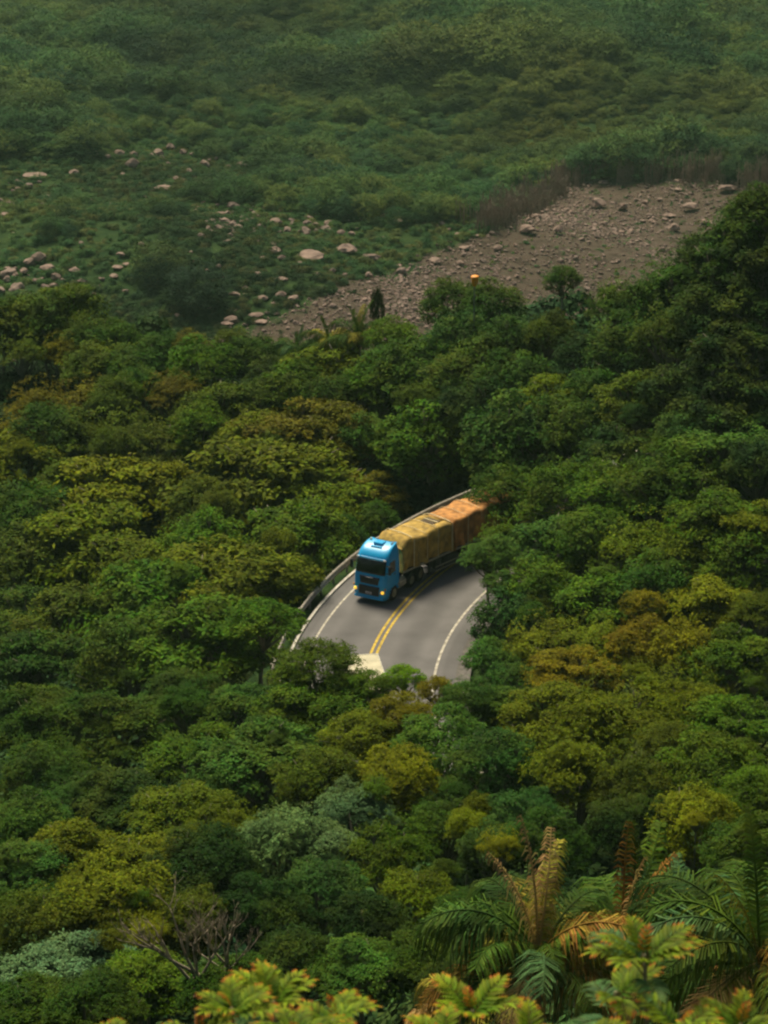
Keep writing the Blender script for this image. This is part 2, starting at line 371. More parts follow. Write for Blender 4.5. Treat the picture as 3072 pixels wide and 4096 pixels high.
# ------------------------------------------------------------------ road, markings, kerb, guardrail
def ribbon(name, o0, o1, z0, m, i0=0, i1=None, cap=None, zz=None):
    """strip along the course between offsets o0..o1 (+ outside the bend), z0 above the road"""
    C = CRS[i0:i1]
    V = []; F = []
    prof = [(o0, z0), (o1, z0)] if cap is None else cap
    for (x, y, z, nx, ny) in C:
        for (o, h) in prof: V.append((x - nx * o, y - ny * o, z + h))
    n = len(prof)
    for k in range(len(C) - 1):
        for j in range(n - 1): F.append((k * n + j, k * n + n + j, k * n + n + j + 1, k * n + j + 1))
    if cap is not None and len(prof) > 2:
        F.append(tuple(range(n))[::-1]); F.append(tuple((len(C) - 1) * n + j for j in range(n)))
    return np_mesh(name, V, F, [m])
def asphalt():
    m, n, l, p = mat('worn asphalt')
    geo = n.new('ShaderNodeNewGeometry')
    nz = n.new('ShaderNodeTexNoise'); nz.inputs['Scale'].default_value = .5; nz.inputs['Detail'].default_value = 8; l.new(geo.outputs['Position'], nz.inputs['Vector'])
    n2 = n.new('ShaderNodeTexNoise'); n2.inputs['Scale'].default_value = 14; n2.inputs['Detail'].default_value = 4; l.new(geo.outputs['Position'], n2.inputs['Vector'])
    at = n.new('ShaderNodeAttribute'); at.attribute_name = 'track'
    cr = n.new('ShaderNodeValToRGB'); l.new(nz.outputs['Fac'], cr.inputs[0])
    cr.color_ramp.elements[0].position = .32; cr.color_ramp.elements[0].color = (.102, .094, .090, 1)
    cr.color_ramp.elements[1].position = .72; cr.color_ramp.elements[1].color = (.140, .129, .124, 1)
    a = n.new('ShaderNodeMath'); a.operation = 'MULTIPLY_ADD'; l.new(n2.outputs['Fac'], a.inputs[0]); a.inputs[1].default_value = .5; a.inputs[2].default_value = .75
    b = n.new('ShaderNodeMath'); b.operation = 'MULTIPLY'; l.new(a.outputs[0], b.inputs[0]); l.new(at.outputs['Fac'], b.inputs[1])
    s = n.new('ShaderNodeVectorMath'); s.operation = 'SCALE'; l.new(cr.outputs[0], s.inputs[0]); l.new(b.outputs[0], s.inputs['Scale'])
    l.new(s.outputs[0], p.inputs['Base Color']); p.inputs['Roughness'].default_value = .85; p.inputs['Specular IOR Level'].default_value = .3
    return m
def build_road():
    offs = np.linspace(-5.4, 5.3, 44)
    V = []; T = []
    for (x, y, z, nx, ny) in CRS:
        for o in offs: V.append((x - nx * o, y - ny * o, z))
    tr = 1 - .22 * (np.exp(-((np.abs(offs) - 2.05) / .8) ** 2)) + .10 * np.exp(-((np.abs(offs) - 3.1) / .3) ** 2) + .08 * np.exp(-((np.abs(offs) - 1.1) / .3) ** 2)
    tr = np.where(np.abs(offs) > 4.5, .8, tr)
    n = len(offs); m = len(CRS)
    i = np.arange(m - 1)[:, None] * n + np.arange(n - 1)[None, :]
    F = np.stack([i, i + n, i + n + 1, i + 1], -1).reshape(-1, 4)
    me = np_mesh('road', np.array(V), F, [asphalt()])
    t = np.tile(tr, m); add_attr(me, 'track', np.c_[t, t, t])
    tag(new_obj('road', me), kind='structure')
    yel = simple('yellow road paint', (.42, .28, .02), .8, nscale=2.5, namp=.45); wht = simple('white road paint', (.36, .32, .25), .8, nscale=2.5, namp=.5)
    VV = []; FF = []; mi = []
    for (o0, o1, k) in ((-.27, -.10, 0), (.10, .27, 0), (R_OUT - R_YEL - .07, R_OUT - R_YEL + .07, 1), (-(R_YEL - R_IN) - .08, -(R_YEL - R_IN) + .08, 1)):
        b = len(VV)
        for (x, y, z, nx, ny) in CRS: VV += [(x - nx * o0, y - ny * o0, z + .004), (x - nx * o1, y - ny * o1, z + .004)]
        for q in range(m - 1): FF.append((b + 2 * q, b + 2 * q + 2, b + 2 * q + 3, b + 2 * q + 1)); mi.append(k)
    me = np_mesh('road_markings', np.array(VV), np.array(FF), [yel, wht], mi=mi)
    tag(new_obj('road_markings', me), kind='structure')
    kc = simple('weathered white kerb concrete', (.46, .42, .35), .85, nscale=3, namp=.35)
    me = ribbon('kerb', 0, 0, 0, kc, 40, 190, cap=[(5.0, -.08), (5.0, .12), (5.17, .13), (5.17, -.08)])
    tag(new_obj('kerb', me), kind='structure')
    gc = simple('dirty gutter concrete', (.10, .088, .075), .9, nscale=2, namp=.4)
    me = ribbon('gutter', 0, 0, 0, gc, 55, 198, cap=[(-5.35, -.1), (-5.35, .006), (-5.7, -.07), (-6.1, .25), (-6.3, .25), (-6.3, -.3)])
    tag(new_obj('gutter', me), kind='structure')
build_road()
def build_guardrail():
    root = empty('guardrail', (CRS[120][0] - CRS[120][3] * 5.6, CRS[120][1] - CRS[120][4] * 5.6, 0))
    tag(root, 'weathered grey metal guardrail along the outer edge of the bend beside the blue truck', 'guardrail')
    st = simple('dull galvanised steel', (.34, .30, .24), .65, .1, nscale=4, namp=.3)
    prof = [(5.66, .36), (5.59, .41), (5.59, .50), (5.68, .56), (5.68, .64), (5.59, .70), (5.59, .79), (5.66, .84), (5.69, .84), (5.72, .64), (5.72, .56), (5.69, .36)]
    me = ribbon('rail_beam', 0, 0, 0, st, 58, 196, cap=prof)
    rb = new_obj('rail_beam', me, root); rb.matrix_parent_inverse = root.matrix_world.inverted() if False else Matrix.Translation(-root.location)
    bm = bmesh.new(); bmesh.ops.create_cube(bm, size=1); bmesh.ops.scale(bm, vec=(.14, .10, 1.0), verts=bm.verts)
    bmesh.ops.bevel(bm, geom=bm.edges[:], offset=.012, segments=1, affect='EDGES')
    pm = bpy.data.meshes.new('post'); bm.to_mesh(pm); pm.materials.append(st)
    for i in range(60, 194, 5):
        x, y, z, nx, ny = CRS[i]
        o = new_obj('post', pm, root); o.location = Vector((x - nx * 5.80, y - ny * 5.80, z + .22)) - root.location
        o.rotation_euler = (0, 0, math.atan2(ny, nx))
build_guardrail()
exec_marker = None

# ------------------------------------------------------------------ foliage makers
def unit(v): return v / (np.linalg.norm(v, axis=-1, keepdims=True) + 1e-9)
def leaves(rng, tp, tn, per, ll, lw, spread=.9):
    """rosettes of leaves: tp tuft points, tn tuft normals"""
    n = len(tp) * per
    P = np.repeat(tp, per, 0); N = np.repeat(tn, per, 0)
    rnd = rng.normal(size=(n, 3)); T = unit(rnd - (rnd * N).sum(1, keepdims=True) * N)
    up = rng.uniform(-.25, .75, (n, 1)) * spread
    Dv = unit(T + N * up)
    nn = unit(N - (N * Dv).sum(1, keepdims=True) * Dv + rng.normal(size=(n, 3)) * .20)
    Sd = unit(np.cross(Dv, nn))
    L = ll * rng.uniform(.65, 1.35, (n, 1)); Wd = lw * rng.uniform(.7, 1.3, (n, 1))
    P = P + rng.normal(size=(n, 3)) * ll * .35
    a = P + Dv * L * .05; b = P + Dv * L * .5 + Sd * Wd * .5; c = P + Dv * L - nn * L * .15; d = P + Dv * L * .5 - Sd * Wd * .5
    V = np.stack([a, b, c, d], 1).reshape(-1, 3); F = np.arange(n * 4).reshape(-1, 4)
    return V, F
def crown_points(rng, form):
    """pads of a crown of radius 1 centred on the origin: centres, radii, flatness"""
    C = []; Rr = []; Fl = []
    if form == 'u':
        lean = rng.uniform(-.15, .15, 2)
        n = 36; e1, e2 = rng.uniform(.8, 1.15), rng.uniform(0, 6.28)
        for i in range(n):
            a = i * 2.39996 + rng.uniform(-.5, .5); r = math.sqrt((i + .5) / n) * .90 * (1 + .16 * math.sin(3 * a + e2)) * e1
            z = .46 * (1 - r * r * 1.2) + rng.choice([0, 0, -.24, -.50]) * (1 - .3 * r) + rng.uniform(-.09, .09)
            C.append((r * math.cos(a) + lean[0] * z, r * math.sin(a) + lean[1] * z, z)); Rr.append(rng.uniform(.11, .27)); Fl.append(.38)
    elif form == 'm':
        n = 46; e2 = rng.uniform(0, 6.28)
        for i in range(n):
            z = 1 - 1.6 * (i + .5) / n; q = math.sqrt(max(0, 1 - z * z)); a = i * 2.39996 + rng.uniform(-.4, .4)
            k = rng.uniform(.55, .92) * (1 + .12 * math.sin(2 * a + e2))
            C.append((q * math.cos(a) * k, q * math.sin(a) * k, z * k * .85)); Rr.append(rng.uniform(.13, .30)); Fl.append(.66)
    else:
        n = 46
        for i in range(n):
            v = unit(rng.normal(size=3)); k = rng.uniform(.3, .88); v[2] = abs(v[2]) * .9 - .25
            C.append((v[0] * k, v[1] * k, v[2] * k * .9)); Rr.append(rng.uniform(.12, .24)); Fl.append(.5)
    return np.array(C), np.array(Rr), np.array(Fl)
def make_crown(seed, form, ll, tufts, per):
    rng = np.random.default_rng(seed)
    C, Rr, Fl = crown_points(rng, form)
    TP = []; TN = []
    tot = (Rr ** 2).sum()
    for c, r, fl in zip(C, Rr, Fl):
        k = max(6, int(tufts * r * r / tot))
        v = unit(rng.normal(size=(k, 3))); v[:, 2] = np.abs(v[:, 2]) * 1.1 - .25 * (rng.random(k) < .3); v = unit(v)
        lump = 1 + .22 * np.sin(v[:, 0] * 5 + seed) * np.sin(v[:, 1] * 5 + c[0] * 9) + rng.normal(size=k) * .10
        TP.append(c + v * (np.array([1, 1, fl]) * r) * lump[:, None]); TN.append(unit(v * np.array([1, 1, 1 / max(fl, .3)]) * .6 + np.array([0, 0, 1.1]) + rng.normal(size=(k, 3)) * .3))
    # stray sprays that break the outline
    k = tufts // 12
    v = unit(rng.normal(size=(k, 3))); v[:, 2] = np.abs(v[:, 2]) * (.5 if form == 'u' else .9)
    TP.append(v * rng.uniform(.85, 1.08, (k, 1)) * (np.array([1, 1, .45]) if form == 'u' else np.array([.95, .95, .95]))); TN.append(unit(v + np.array([0, 0, .6])))
    V, F = leaves(rng, np.concatenate(TP), np.concatenate(TN), per, ll, ll * .52)
    return np_mesh('crown', V, F, [M_LEAF]), C, Rr
def tube(V, F, pts, rad, sides=6):
    b = len(V); pts = [Vector(p) for p in pts]
    for i, p in enumerate(pts):
        t = (pts[min(i + 1, len(pts) - 1)] - pts[max(i - 1, 0)]).normalized()
        a = t.orthogonal().normalized(); c = t.cross(a)
        for s in range(sides):
            q = 2 * math.pi * s / sides; V.append(p + (a * math.cos(q) + c * math.sin(q)) * rad[i])
    for i in range(len(pts) - 1):
        for s in range(sides):
            F.append((b + i * sides + s, b + i * sides + (s + 1) % sides, b + (i + 1) * sides + (s + 1) % sides, b + (i + 1) * sides + s))
    F.append(tuple(b + s for s in range(sides))[::-1]); F.append(tuple(b + (len(pts) - 1) * sides + s for s in range(sides)))
def make_branches(seed, C, m, form):
    rng = random.Random(seed); V = []; F = []
    fork = Vector((0, 0, -1.0 if form != 'u' else -.75))
    idx = sorted(range(len(C)), key=lambda i: rng.random())[:16]
    for i in idx:
        c = Vector(C[i]); mid = fork.lerp(c, .5) + Vector((rng.uniform(-.1, .1), rng.uniform(-.1, .1), rng.uniform(-.05, .12)))
        q = fork.lerp(c, .8) + Vector((rng.uniform(-.06, .06), rng.uniform(-.06, .06), .03))
        tube(V, F, [fork, mid, q, c], [.045, .03, .018, .008], 5)
        for _ in range(2):
            e = c + Vector((rng.uniform(-.22, .22), rng.uniform(-.22, .22), rng.uniform(-.02, .16)))
            tube(V, F, [q, (q + e) / 2 + Vector((0, 0, .03)), e], [.014, .010, .004], 4)
    return np_mesh('branches', V, F, [m], smooth=True)
def make_trunk(seed):
    rng = random.Random(seed); V = []; F = []
    pts = []; rad = []
    for i in range(9):
        t = i / 8; pts.append((.10 * math.sin(t * 3 + seed) * (1 - t) * t * 3, .08 * math.sin(t * 4 + seed * 2) * t * (1 - t) * 3, -2.0 + t * 3.0 if i == 0 else (t - .125) / .875))
        rad.append(.055 * (1.5 - .7 * t) if i else .085)
    tube(V, F, pts, rad, 8)
    return np_mesh('trunk', V, F, [M_BARK], smooth=True)
PROTO = {}
sd_ = 10
for form in 'uml':
    for size, ll, tf, per in (('far', .080, 1550, 6), ('near', .056, 3000, 7)):
        for v in range(4):
            sd_ += 1
            me, C, Rr = make_crown(sd_, form, ll if form != 'l' else ll * .85, tf if form != 'l' else int(tf * .9), per)
            PROTO[(form, size, v)] = (me, make_branches(sd_, C, M_BARK, form))
TRUNKS = [make_trunk(i) for i in range(5)]

# ------------------------------------------------------------------ near forest
XB = [(55, 'left photo edge'), (130, 'near left edge'), (230, 'left of dead tree'), (330, 'far left of road'), (430, 'over dead tree column'),
      (540, 'left of silvery trees'), (640, 'silvery tree column'), (730, 'guardrail column'), (800, 'left half of cab column'), (880, 'right half of cab column'),
      (960, 'middle of load column'), (1040, 'rear of load column'), (1130, 'just right of road'), (1240, 'lone ridge tree column'), (1340, 'tall foreground plant column'),
      (1440, 'between road and right edge'), (1540, 'well right of road'), (1615, 'near right edge'), (9999, 'right photo edge')]
YB = [(560, 'high on right ridge'), (700, 'on the skyline ridge'), (765, 'just below ridge line'), (815, 'second row under ridge'), (870, 'third row under ridge'),
      (930, 'halfway from ridge to truck'), (990, 'well above the load'), (1050, 'just above load height'), (1110, 'level with orange tarpaulin'), (1170, 'level with yellow tarpaulin'),
      (1230, 'level with cab windscreen'), (1300, 'level with truck headlights'), (1365, 'level with open asphalt'), (1430, 'level with box truck roof'), (1490, 'level with lowest asphalt'),
      (1545, 'first row under road'), (1610, 'second row under road'), (1680, 'third row under road'), (1740, 'a crown above palms'), (1810, 'level with silvery trees'),
      (1880, 'level with palm tips'), (1950, 'just under silvery trees'), (2030, 'level with dead tree'), (2110, 'behind foreground leaves'), (9999, 'bottom photo edge')]
def band(v, B):
    for lim, t in B:
        if v < lim: return t
labels_used = {}
rng0 = random.Random(5)
tb = np.array([at_d(x * D2F, y * D2F, d)[:] for (x, y, r, c, k, d) in TL])
gz = ground_z(tb[:, 0], tb[:, 1])
rd, roff, _ = road_dist(tb[:, 0], tb[:, 1])
for i, (x, y, r, c, k, d) in enumerate(TL):
    p = Vector(tb[i]); dist = (p - Vector((0, 0, CAMH))).length
    rad = r * D2F / FPX * dist * (1.26 if y > 790 or x > 1300 else 1.14 if x < 600 else 1.04) * (1.12 if k == 'u' else 1)
    if rd[i] < 6.0 and abs(p.z - 2) < 9: print('ROAD', x, y, c, round(float(rd[i]), 1), round(float(roff[i]), 1), 'y', round(p.y, 1), 'z', round(p.z, 1), 'rad', round(rad, 1))
    hz_ = p.z - gz[i]
    if hz_ < rad * .7: hz_ = rad * .7
    root = empty('tree', (p.x, p.y, p.z - hz_), rng0.uniform(0, 6.28))
    size = 'near' if dist < 150 else 'far'
    cme, bme = PROTO[(k, size, rng0.randrange(4))]
    vs = rng0.uniform(.85, 1.05) * rad
    cr = new_obj('crown', cme, root); cr.location = (0, 0, hz_); cr.scale = (rad, rad, vs)
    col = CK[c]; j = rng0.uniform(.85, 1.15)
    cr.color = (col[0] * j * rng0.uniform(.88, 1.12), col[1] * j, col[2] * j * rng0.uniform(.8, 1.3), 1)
    br = new_obj('branches', bme, root); br.location = (0, 0, hz_); br.scale = (rad, rad, vs)
    fork = hz_ - vs * (1.0 if k != 'u' else .75)
    if fork > .3:
        tk = new_obj('trunk', rng0.choice(TRUNKS), root); tk.scale = (rad * .9, rad * .9, fork)
    lab = '%s %s %s, %s' % (CN[c], KN[k], band(y, YB), band(x, XB))
    while lab in labels_used:
        j0 = labels_used[lab]; lab = ('larger ' if r > TL[j0][2] else 'right-hand ' if x > TL[j0][0] else 'left-hand ') + lab
    labels_used[lab] = i
    tag(root, lab, 'tree', 'broadleaf trees of the forest round the road')

# ------------------------------------------------------------------ scattered masses (geometry nodes on real ground)
def scatter(name, P, rot, scl, protos, idx, label, cat):
    """one object that stands a small mesh on every point"""
    pc = bpy.data.collections.new(name + '_shapes')
    for j, me in enumerate(protos):
        o = bpy.data.objects.new('%s_shape_%02d' % (name, j), me); pc.objects.link(o)
    me = bpy.data.meshes.new(name); me.vertices.add(len(P)); me.vertices.foreach_set('co', np.asarray(P, np.float32).ravel())
    a = me.attributes.new('rot', 'FLOAT_VECTOR', 'POINT'); a.data.foreach_set('vector', np.asarray(rot, np.float32).ravel())
    a = me.attributes.new('scl', 'FLOAT_VECTOR', 'POINT'); a.data.foreach_set('vector', np.asarray(scl, np.float32).ravel())
    a = me.attributes.new('pick', 'INT', 'POINT'); a.data.foreach_set('value', np.asarray(idx, np.int32))
    o = new_obj(name, me)
    g = bpy.data.node_groups.new(name, 'GeometryNodeTree')
    g.interface.new_socket('Geometry', in_out='INPUT', socket_type='NodeSocketGeometry')
    g.interface.new_socket('Geometry', in_out='OUTPUT', socket_type='NodeSocketGeometry')
    N = g.nodes; gi = N.new('NodeGroupInput'); go = N.new('NodeGroupOutput')
    ip = N.new('GeometryNodeInstanceOnPoints'); ci = N.new('GeometryNodeCollectionInfo')
    ci.inputs['Collection'].default_value = pc; ci.inputs['Separate Children'].default_value = True; ci.inputs['Reset Children'].default_value = True
    ip.inputs['Pick Instance'].default_value = True
    def att(nm, t):
        n = N.new('GeometryNodeInputNamedAttribute'); n.data_type = t; n.inputs[0].default_value = nm; return n
    L = g.links
    m2p = N.new('GeometryNodeMeshToPoints')
    L.new(gi.outputs[0], m2p.inputs[0]); L.new(m2p.outputs[0], ip.inputs['Points'])
    L.new(ci.outputs[0], ip.inputs['Instance'])
    L.new(att('pick', 'INT').outputs[0], ip.inputs['Instance Index'])
    L.new(att('rot', 'FLOAT_VECTOR').outputs[0], ip.inputs['Rotation'])
    L.new(att('scl', 'FLOAT_VECTOR').outputs[0], ip.inputs['Scale'])
    L.new(ip.outputs[0], go.inputs[0])
    md = o.modifiers.new('scatter', 'NODES'); md.node_group = g
    tag(o, label, cat, kind='stuff'); return o

def bush(seed, m, n, ll, h=.8, lobes=7):
    rng = np.random.default_rng(seed)
    c = rng.normal(size=(lobes, 3)) * np.array([.45, .45, .22]) + np.array([0, 0, h * .45]); c[0] = (0, 0, h * .5)
    i = rng.integers(0, lobes, n); v = unit(rng.normal(size=(n, 3))); v[:, 2] = np.abs(v[:, 2]) * 1.1 - .25; v = unit(v)
    rr = rng.uniform(.28, .5, lobes)[i][:, None]
    P = c[i] + v * rr * np.array([1, 1, .8]) * (1 + rng.normal(size=(n, 1)) * .12); P[:, 2] = np.abs(P[:, 2])
    V, F = leaves(rng, P, unit(v + np.array([0, 0, .7])), 4, ll, ll * .55)
    return np_mesh('bush', V, F, [m])

gr = np.random.default_rng(77)
# undergrowth of the near forest
Pu = gr.uniform((-60, 62), (60, 262), (7500, 2))
d, off, _ = road_dist(Pu[:, 0], Pu[:, 1]); Pu = Pu[d > 6.15]
zu = ground_z(Pu[:, 0], Pu[:, 1])
n = len(Pu); s_ = gr.uniform(1.3, 3.4, n); d = d[d > 6.15]; s_ = np.where(d < 7.2, s_ * .22, np.where(d < 10.5, s_ * .5, s_))
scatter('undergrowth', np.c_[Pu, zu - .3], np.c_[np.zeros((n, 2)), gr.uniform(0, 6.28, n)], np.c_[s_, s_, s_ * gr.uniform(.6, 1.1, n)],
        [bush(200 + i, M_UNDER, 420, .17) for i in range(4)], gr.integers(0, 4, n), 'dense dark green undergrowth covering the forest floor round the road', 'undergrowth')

# valley: wood, scrub, scree
def valley_px(P):
    z = ground_z(P[:, 0], P[:, 1]); px, py, dep = to_px(P[:, 0], P[:, 1], z); return z, px / D2F, py / D2F
def smooth_noise(P, s, seed=0):
    return np.array([noise.noise(Vector((x * s + seed, y * s, seed * 1.7))) for x, y in P])
P = gr.uniform((-170, 262), (190, 1150), (66000, 2)); P = P[np.abs(P[:, 0]) < P[:, 1] * .165 + 45]
z, px, py = valley_px(P)
clr = in_poly(P[:, 0], P[:, 1])
n1 = smooth_noise(P, .018, 3); n2 = smooth_noise(P, .05, 9)
# the open boulder scrub: nearer than a wavering tree line
line = np.interp(px, [-400, 0, 300, 540, 620, 900, 1100, 1300, 3000], [330, 330, 330, 360, 450, 480, 470, 400, 400]) + n2 * 40
scrubzone = (py > line) & ~clr
knoll = np.zeros(len(P), bool)
for (kx, ky, ra, rb) in ((150, 470, 35, 20), (130, 510, 50, 12), (330, 605, 36, 16), (420, 668, 34, 22), (620, 330, 70, 26), (340, 470, 60, 8), (560, 430, 120, 14), (820, 420, 200, 24)):
    knoll |= ((px - kx) / ra) ** 2 + ((py - ky) / rb) ** 2 < 1 + n2
wood = (~scrubzone & ~clr) | (knoll & ~clr)
forest_edge = wood
keep = wood & (gr.random(len(P)) < np.clip(.72 + n1 * .8, .35, 1))
Pw = P[keep]; zw = z[keep]; n = len(Pw)
s_ = (1.15 + gr.gamma(2.0, .55, n)) * (1 + .8 * np.clip(n1[keep], -.5, .6)) * np.where(Pw[:, 1] > 620, 1.25, 1.0)
VP = []
for i, form in enumerate('ummlmu'):
    me, C, Rr = make_crown(400 + i, form, .095, 620, 4); me.materials[0] = M_VAL; VP.append(me)
tint_pick = gr.integers(0, 6, n)
scatter('far_wood', np.c_[Pw, zw + s_ * gr.uniform(.3, .9, n)], np.c_[gr.normal(size=(n, 2)) * .08, gr.uniform(0, 6.28, n)], np.c_[s_ * 1.15, s_ * 1.15, s_ * gr.uniform(.8, 1.2, n)],
        VP, tint_pick, 'hazy dark green wood filling the valley floor beyond the ridge', 'wood')
# scrub
Q = gr.uniform((-130, 262), (150, 640), (54000, 2)); Q = Q[np.abs(Q[:, 0]) < Q[:, 1] * .165 + 30]
zq, qx, qy = valley_px(Q); cq = in_poly(Q[:, 0], Q[:, 1]); q1 = smooth_noise(Q, .06, 21)
kq = ((~cq) & (gr.random(len(Q)) < np.clip(.8 + q1 * 1.0, .3, 1))) | (cq & (gr.random(len(Q)) < .30))
Q = Q[kq]; zq = zq[kq]; n = len(Q); s_ = gr.uniform(.7, 1.7, n)
s_ = np.where(cq[kq], s_ * .38, s_)
scatter('valley_scrub', np.c_[Q, zq - .15], np.c_[np.zeros((n, 2)), gr.uniform(0, 6.28, n)], np.c_[s_, s_, s_ * gr.uniform(.5, 1.0, n)],
        [bush(300 + i, M_SCRUB, 150, .20, lobes=5) for i in range(5)], gr.integers(0, 5, n), 'low green scrub between the pale boulders on the valley floor', 'scrub')

def rock_mesh(seed, m, rough=.9):
    rng = random.Random(seed); bm = bmesh.new()
    for _ in range(22):
        v = Vector((rng.gauss(0, 1), rng.gauss(0, 1), rng.gauss(0, 1))).normalized()
        bm.verts.new((v.x * rng.uniform(.8, 1.05), v.y * rng.uniform(.75, 1.0), max(-.5, v.z * rng.uniform(.7, .95))))
    r = bmesh.ops.convex_hull(bm, input=bm.verts)
    bmesh.ops.delete(bm, geom=[e for e in r['geom_interior'] if isinstance(e, bmesh.types.BMVert)], context='VERTS')
    bmesh.ops.bevel(bm, geom=bm.edges[:], offset=.06, segments=1, affect='EDGES')
    bmesh.ops.triangulate(bm, faces=bm.faces[:]); bmesh.ops.subdivide_edges(bm, edges=bm.edges[:], cuts=1)
    for v in bm.verts: v.co *= 1 + .16 * noise.noise(v.co * 2.3 + Vector((seed, 0, 0)))
    me = bpy.data.meshes.new('boulder'); bm.to_mesh(me); bm.free(); me.materials.append(m); return me
RM = [rock_mesh(i, M_ROCK) for i in range(8)]; RS = [rock_mesh(30 + i, M_ROCK2) for i in range(6)] + [rock_mesh(50 + i, M_ROCK) for i in range(2)]
# scree: countless small rocks in the clearing and some among the scrub
lo = CLRW.min(0); hi = CLRW.max(0)
T = gr.uniform((max(lo[0], -60), 262), (min(hi[0], 130), hi[1]), (110000, 2)); ct = in_poly(T[:, 0], T[:, 1]); T = T[ct]
t1 = smooth_noise(T, .08, 5); T = T[gr.random(len(T)) < np.clip(.55 + t1, .1, 1)]
U = gr.uniform((-90, 262), (60, 520), (7000, 2)); u1 = smooth_noise(U, .035, 12); U = U[(u1 > .02) & ~in_poly(U[:, 0], U[:, 1])]
T = np.concatenate([T, U]); zt = ground_z(T[:, 0], T[:, 1]); n = len(T)
s_ = .11 + gr.gamma(1.4, .085, n); s_[-len(U):] += gr.gamma(2.0, .16, len(U)); pick = np.where(s_ > .55, gr.integers(4, 8, n), gr.integers(0, 7, n))
scatter('scree_rocks', np.c_[T, zt + s_ * .25], np.c_[gr.normal(size=(n, 2)) * .3, gr.uniform(0, 6.28, n)], np.c_[s_ * 1.2, s_, s_ * .8],
        RS, pick, 'countless small grey brown rocks strewn over the bare scree slope', 'rocks')
# scorched thin stems along the upper edge of the clearing
def stems(seed):
    rng = random.Random(seed); V = []; F = []
    for _ in range(16):
        x, y = rng.gauss(0, .7), rng.gauss(0, .7); h = rng.uniform(2.4, 5.2); tx, ty = rng.uniform(-.5, .5), rng.uniform(-.5, .5)
        tube(V, F, [(x, y, 0), (x + tx * .4, y + ty * .4, h * .5), (x + tx, y + ty, h)], [.07, .05, .015], 4)
        for _ in range(4):
            t = rng.uniform(.4, .95); a = rng.uniform(0, 6.28); q = (x + tx * t, y + ty * t, h * t)
            tube(V, F, [q, (q[0] + math.cos(a) * .5, q[1] + math.sin(a) * .5, q[2] + rng.uniform(.3, .8))], [.025, .008], 3)
    return np_mesh('stems', V, F, [M_SCORCH])
E1 = []
for i in range(4, 9):
    a = CLRW[i]; b = CLRW[i + 1]
    L_ = np.hypot(*(b - a)); 
    for k in range(int(L_ * 1.7)):
        t = gr.random(); q = a + (b - a) * t + gr.normal(size=2) * np.array([1.8, 2.2]) + np.array([0, .5]); E1.append(q)
E1 = np.array(E1); n = len(E1); ze = ground_z(E1[:, 0], E1[:, 1]); s_ = gr.uniform(.55, 1.25, n)
scatter('scorched_thicket', np.c_[E1, ze], np.c_[np.zeros((n, 2)), gr.uniform(0, 6.28, n)], np.c_[s_, s_, s_], [stems(i) for i in range(5)], gr.integers(0, 5, n),
        'thicket of bare scorched brown stems along the upper edge of the scree', 'thicket')

# ------------------------------------------------------------------ boulders of the valley floor
B1 = '''230,40,28,14|405,75,34,28|463,88,30,18|515,75,60,26|580,80,40,24|575,125,55,44|655,85,26,22|682,75,44,34|700,92,26,20|735,52,34,34|790,68,30,24|832,75,30,16|685,127,22,14|728,120,26,18|885,125,40,38|905,100,16,12|932,95,16,16|988,128,24,16|1042,130,54,30|815,155,40,26|148,165,90,18|108,155,20,14|325,155,46,20|442,152,30,14|530,162,20,14|356,227,18,12|272,260,70,14|705,222,70,18|715,207,16,12|820,192,26,10|882,200,40,14|765,240,30,12|833,222,14,10|625,258,46,10|20,335,40,14|325,342,26,10|18,240,24,10|900,400,24,26|940,395,40,24|990,395,14,14|1092,396,22,14|1165,385,34,16|1365,405,26,14|1425,408,24,20|1475,415,34,22|1520,418,28,18|1552,356,24,18|1540,395,14,14|610,468,30,20|524,510,38,20|545,550,30,12|505,562,44,12|350,462,22,20|60,420,24,14|170,530,60,44|130,545,50,34|205,575,60,34|102,582,34,24|60,600,24,16|240,608,44,30|152,622,26,18|322,582,52,30|350,625,36,22|20,575,14,20|1185,497,56,34|1218,525,34,22|1140,522,30,14|1335,515,110,30|1295,545,30,14|1492,498,82,52|1608,525,76,34|1118,600,44,28|1210,615,56,18|1205,588,20,12|1372,597,30,20|1438,582,28,24|1492,598,26,18|1592,602,38,26|895,580,26,16|945,562,24,20|965,610,26,20|878,612,22,14|838,540,14,12|825,500,16,14|792,565,12,10|490,600,36,14|405,680,22,14|545,665,30,14|775,680,44,26|800,715,30,14|822,722,34,14|1015,682,44,22|1062,652,30,14|1060,680,20,10|1138,697,50,18|1215,690,44,34|1270,700,50,26|1190,718,36,12|765,772,30,16|875,655,36,16|940,710,16,12|905,740,20,12|1110,770,60,18|1130,798,50,12|680,775,30,10|980,805,50,16|1020,750,14,10'''
B2 = '''1490,110,90,36|1048,188,50,40|1140,172,30,24|940,175,80,50|812,200,42,18|725,203,26,18|970,85,60,18|775,287,52,44|640,285,90,40|1240,225,60,20|1265,278,66,38|1390,252,50,24|967,262,34,30|592,348,22,14|520,362,46,28|180,400,22,30|262,352,14,24|100,440,34,20|1100,158,30,14|1010,302,40,22|835,305,30,20|380,360,60,18|1280,115,40,16|880,100,20,22|10,410,34,24|360,425,44,20|430,428,34,14|250,415,60,28|600,480,26,14|895,436,20,14|1330,190,80,40|310,284,20,12|350,302,30,14|425,308,34,12|310,335,40,14|100,250,44,16|36,318,24,14'''
def valley_at(px, py):
    z = -60.0
    for _ in range(14):
        p = at_z(px, py, z); z = float(ground_z(np.array([p.x]), np.array([p.y]))[0])
    return p
BL = [(float(a) * .926, 550 + float(b) * .926, float(c) * .926, float(d) * .926, 0) for a, b, c, d in (q.split(',') for q in B1.split('|'))]
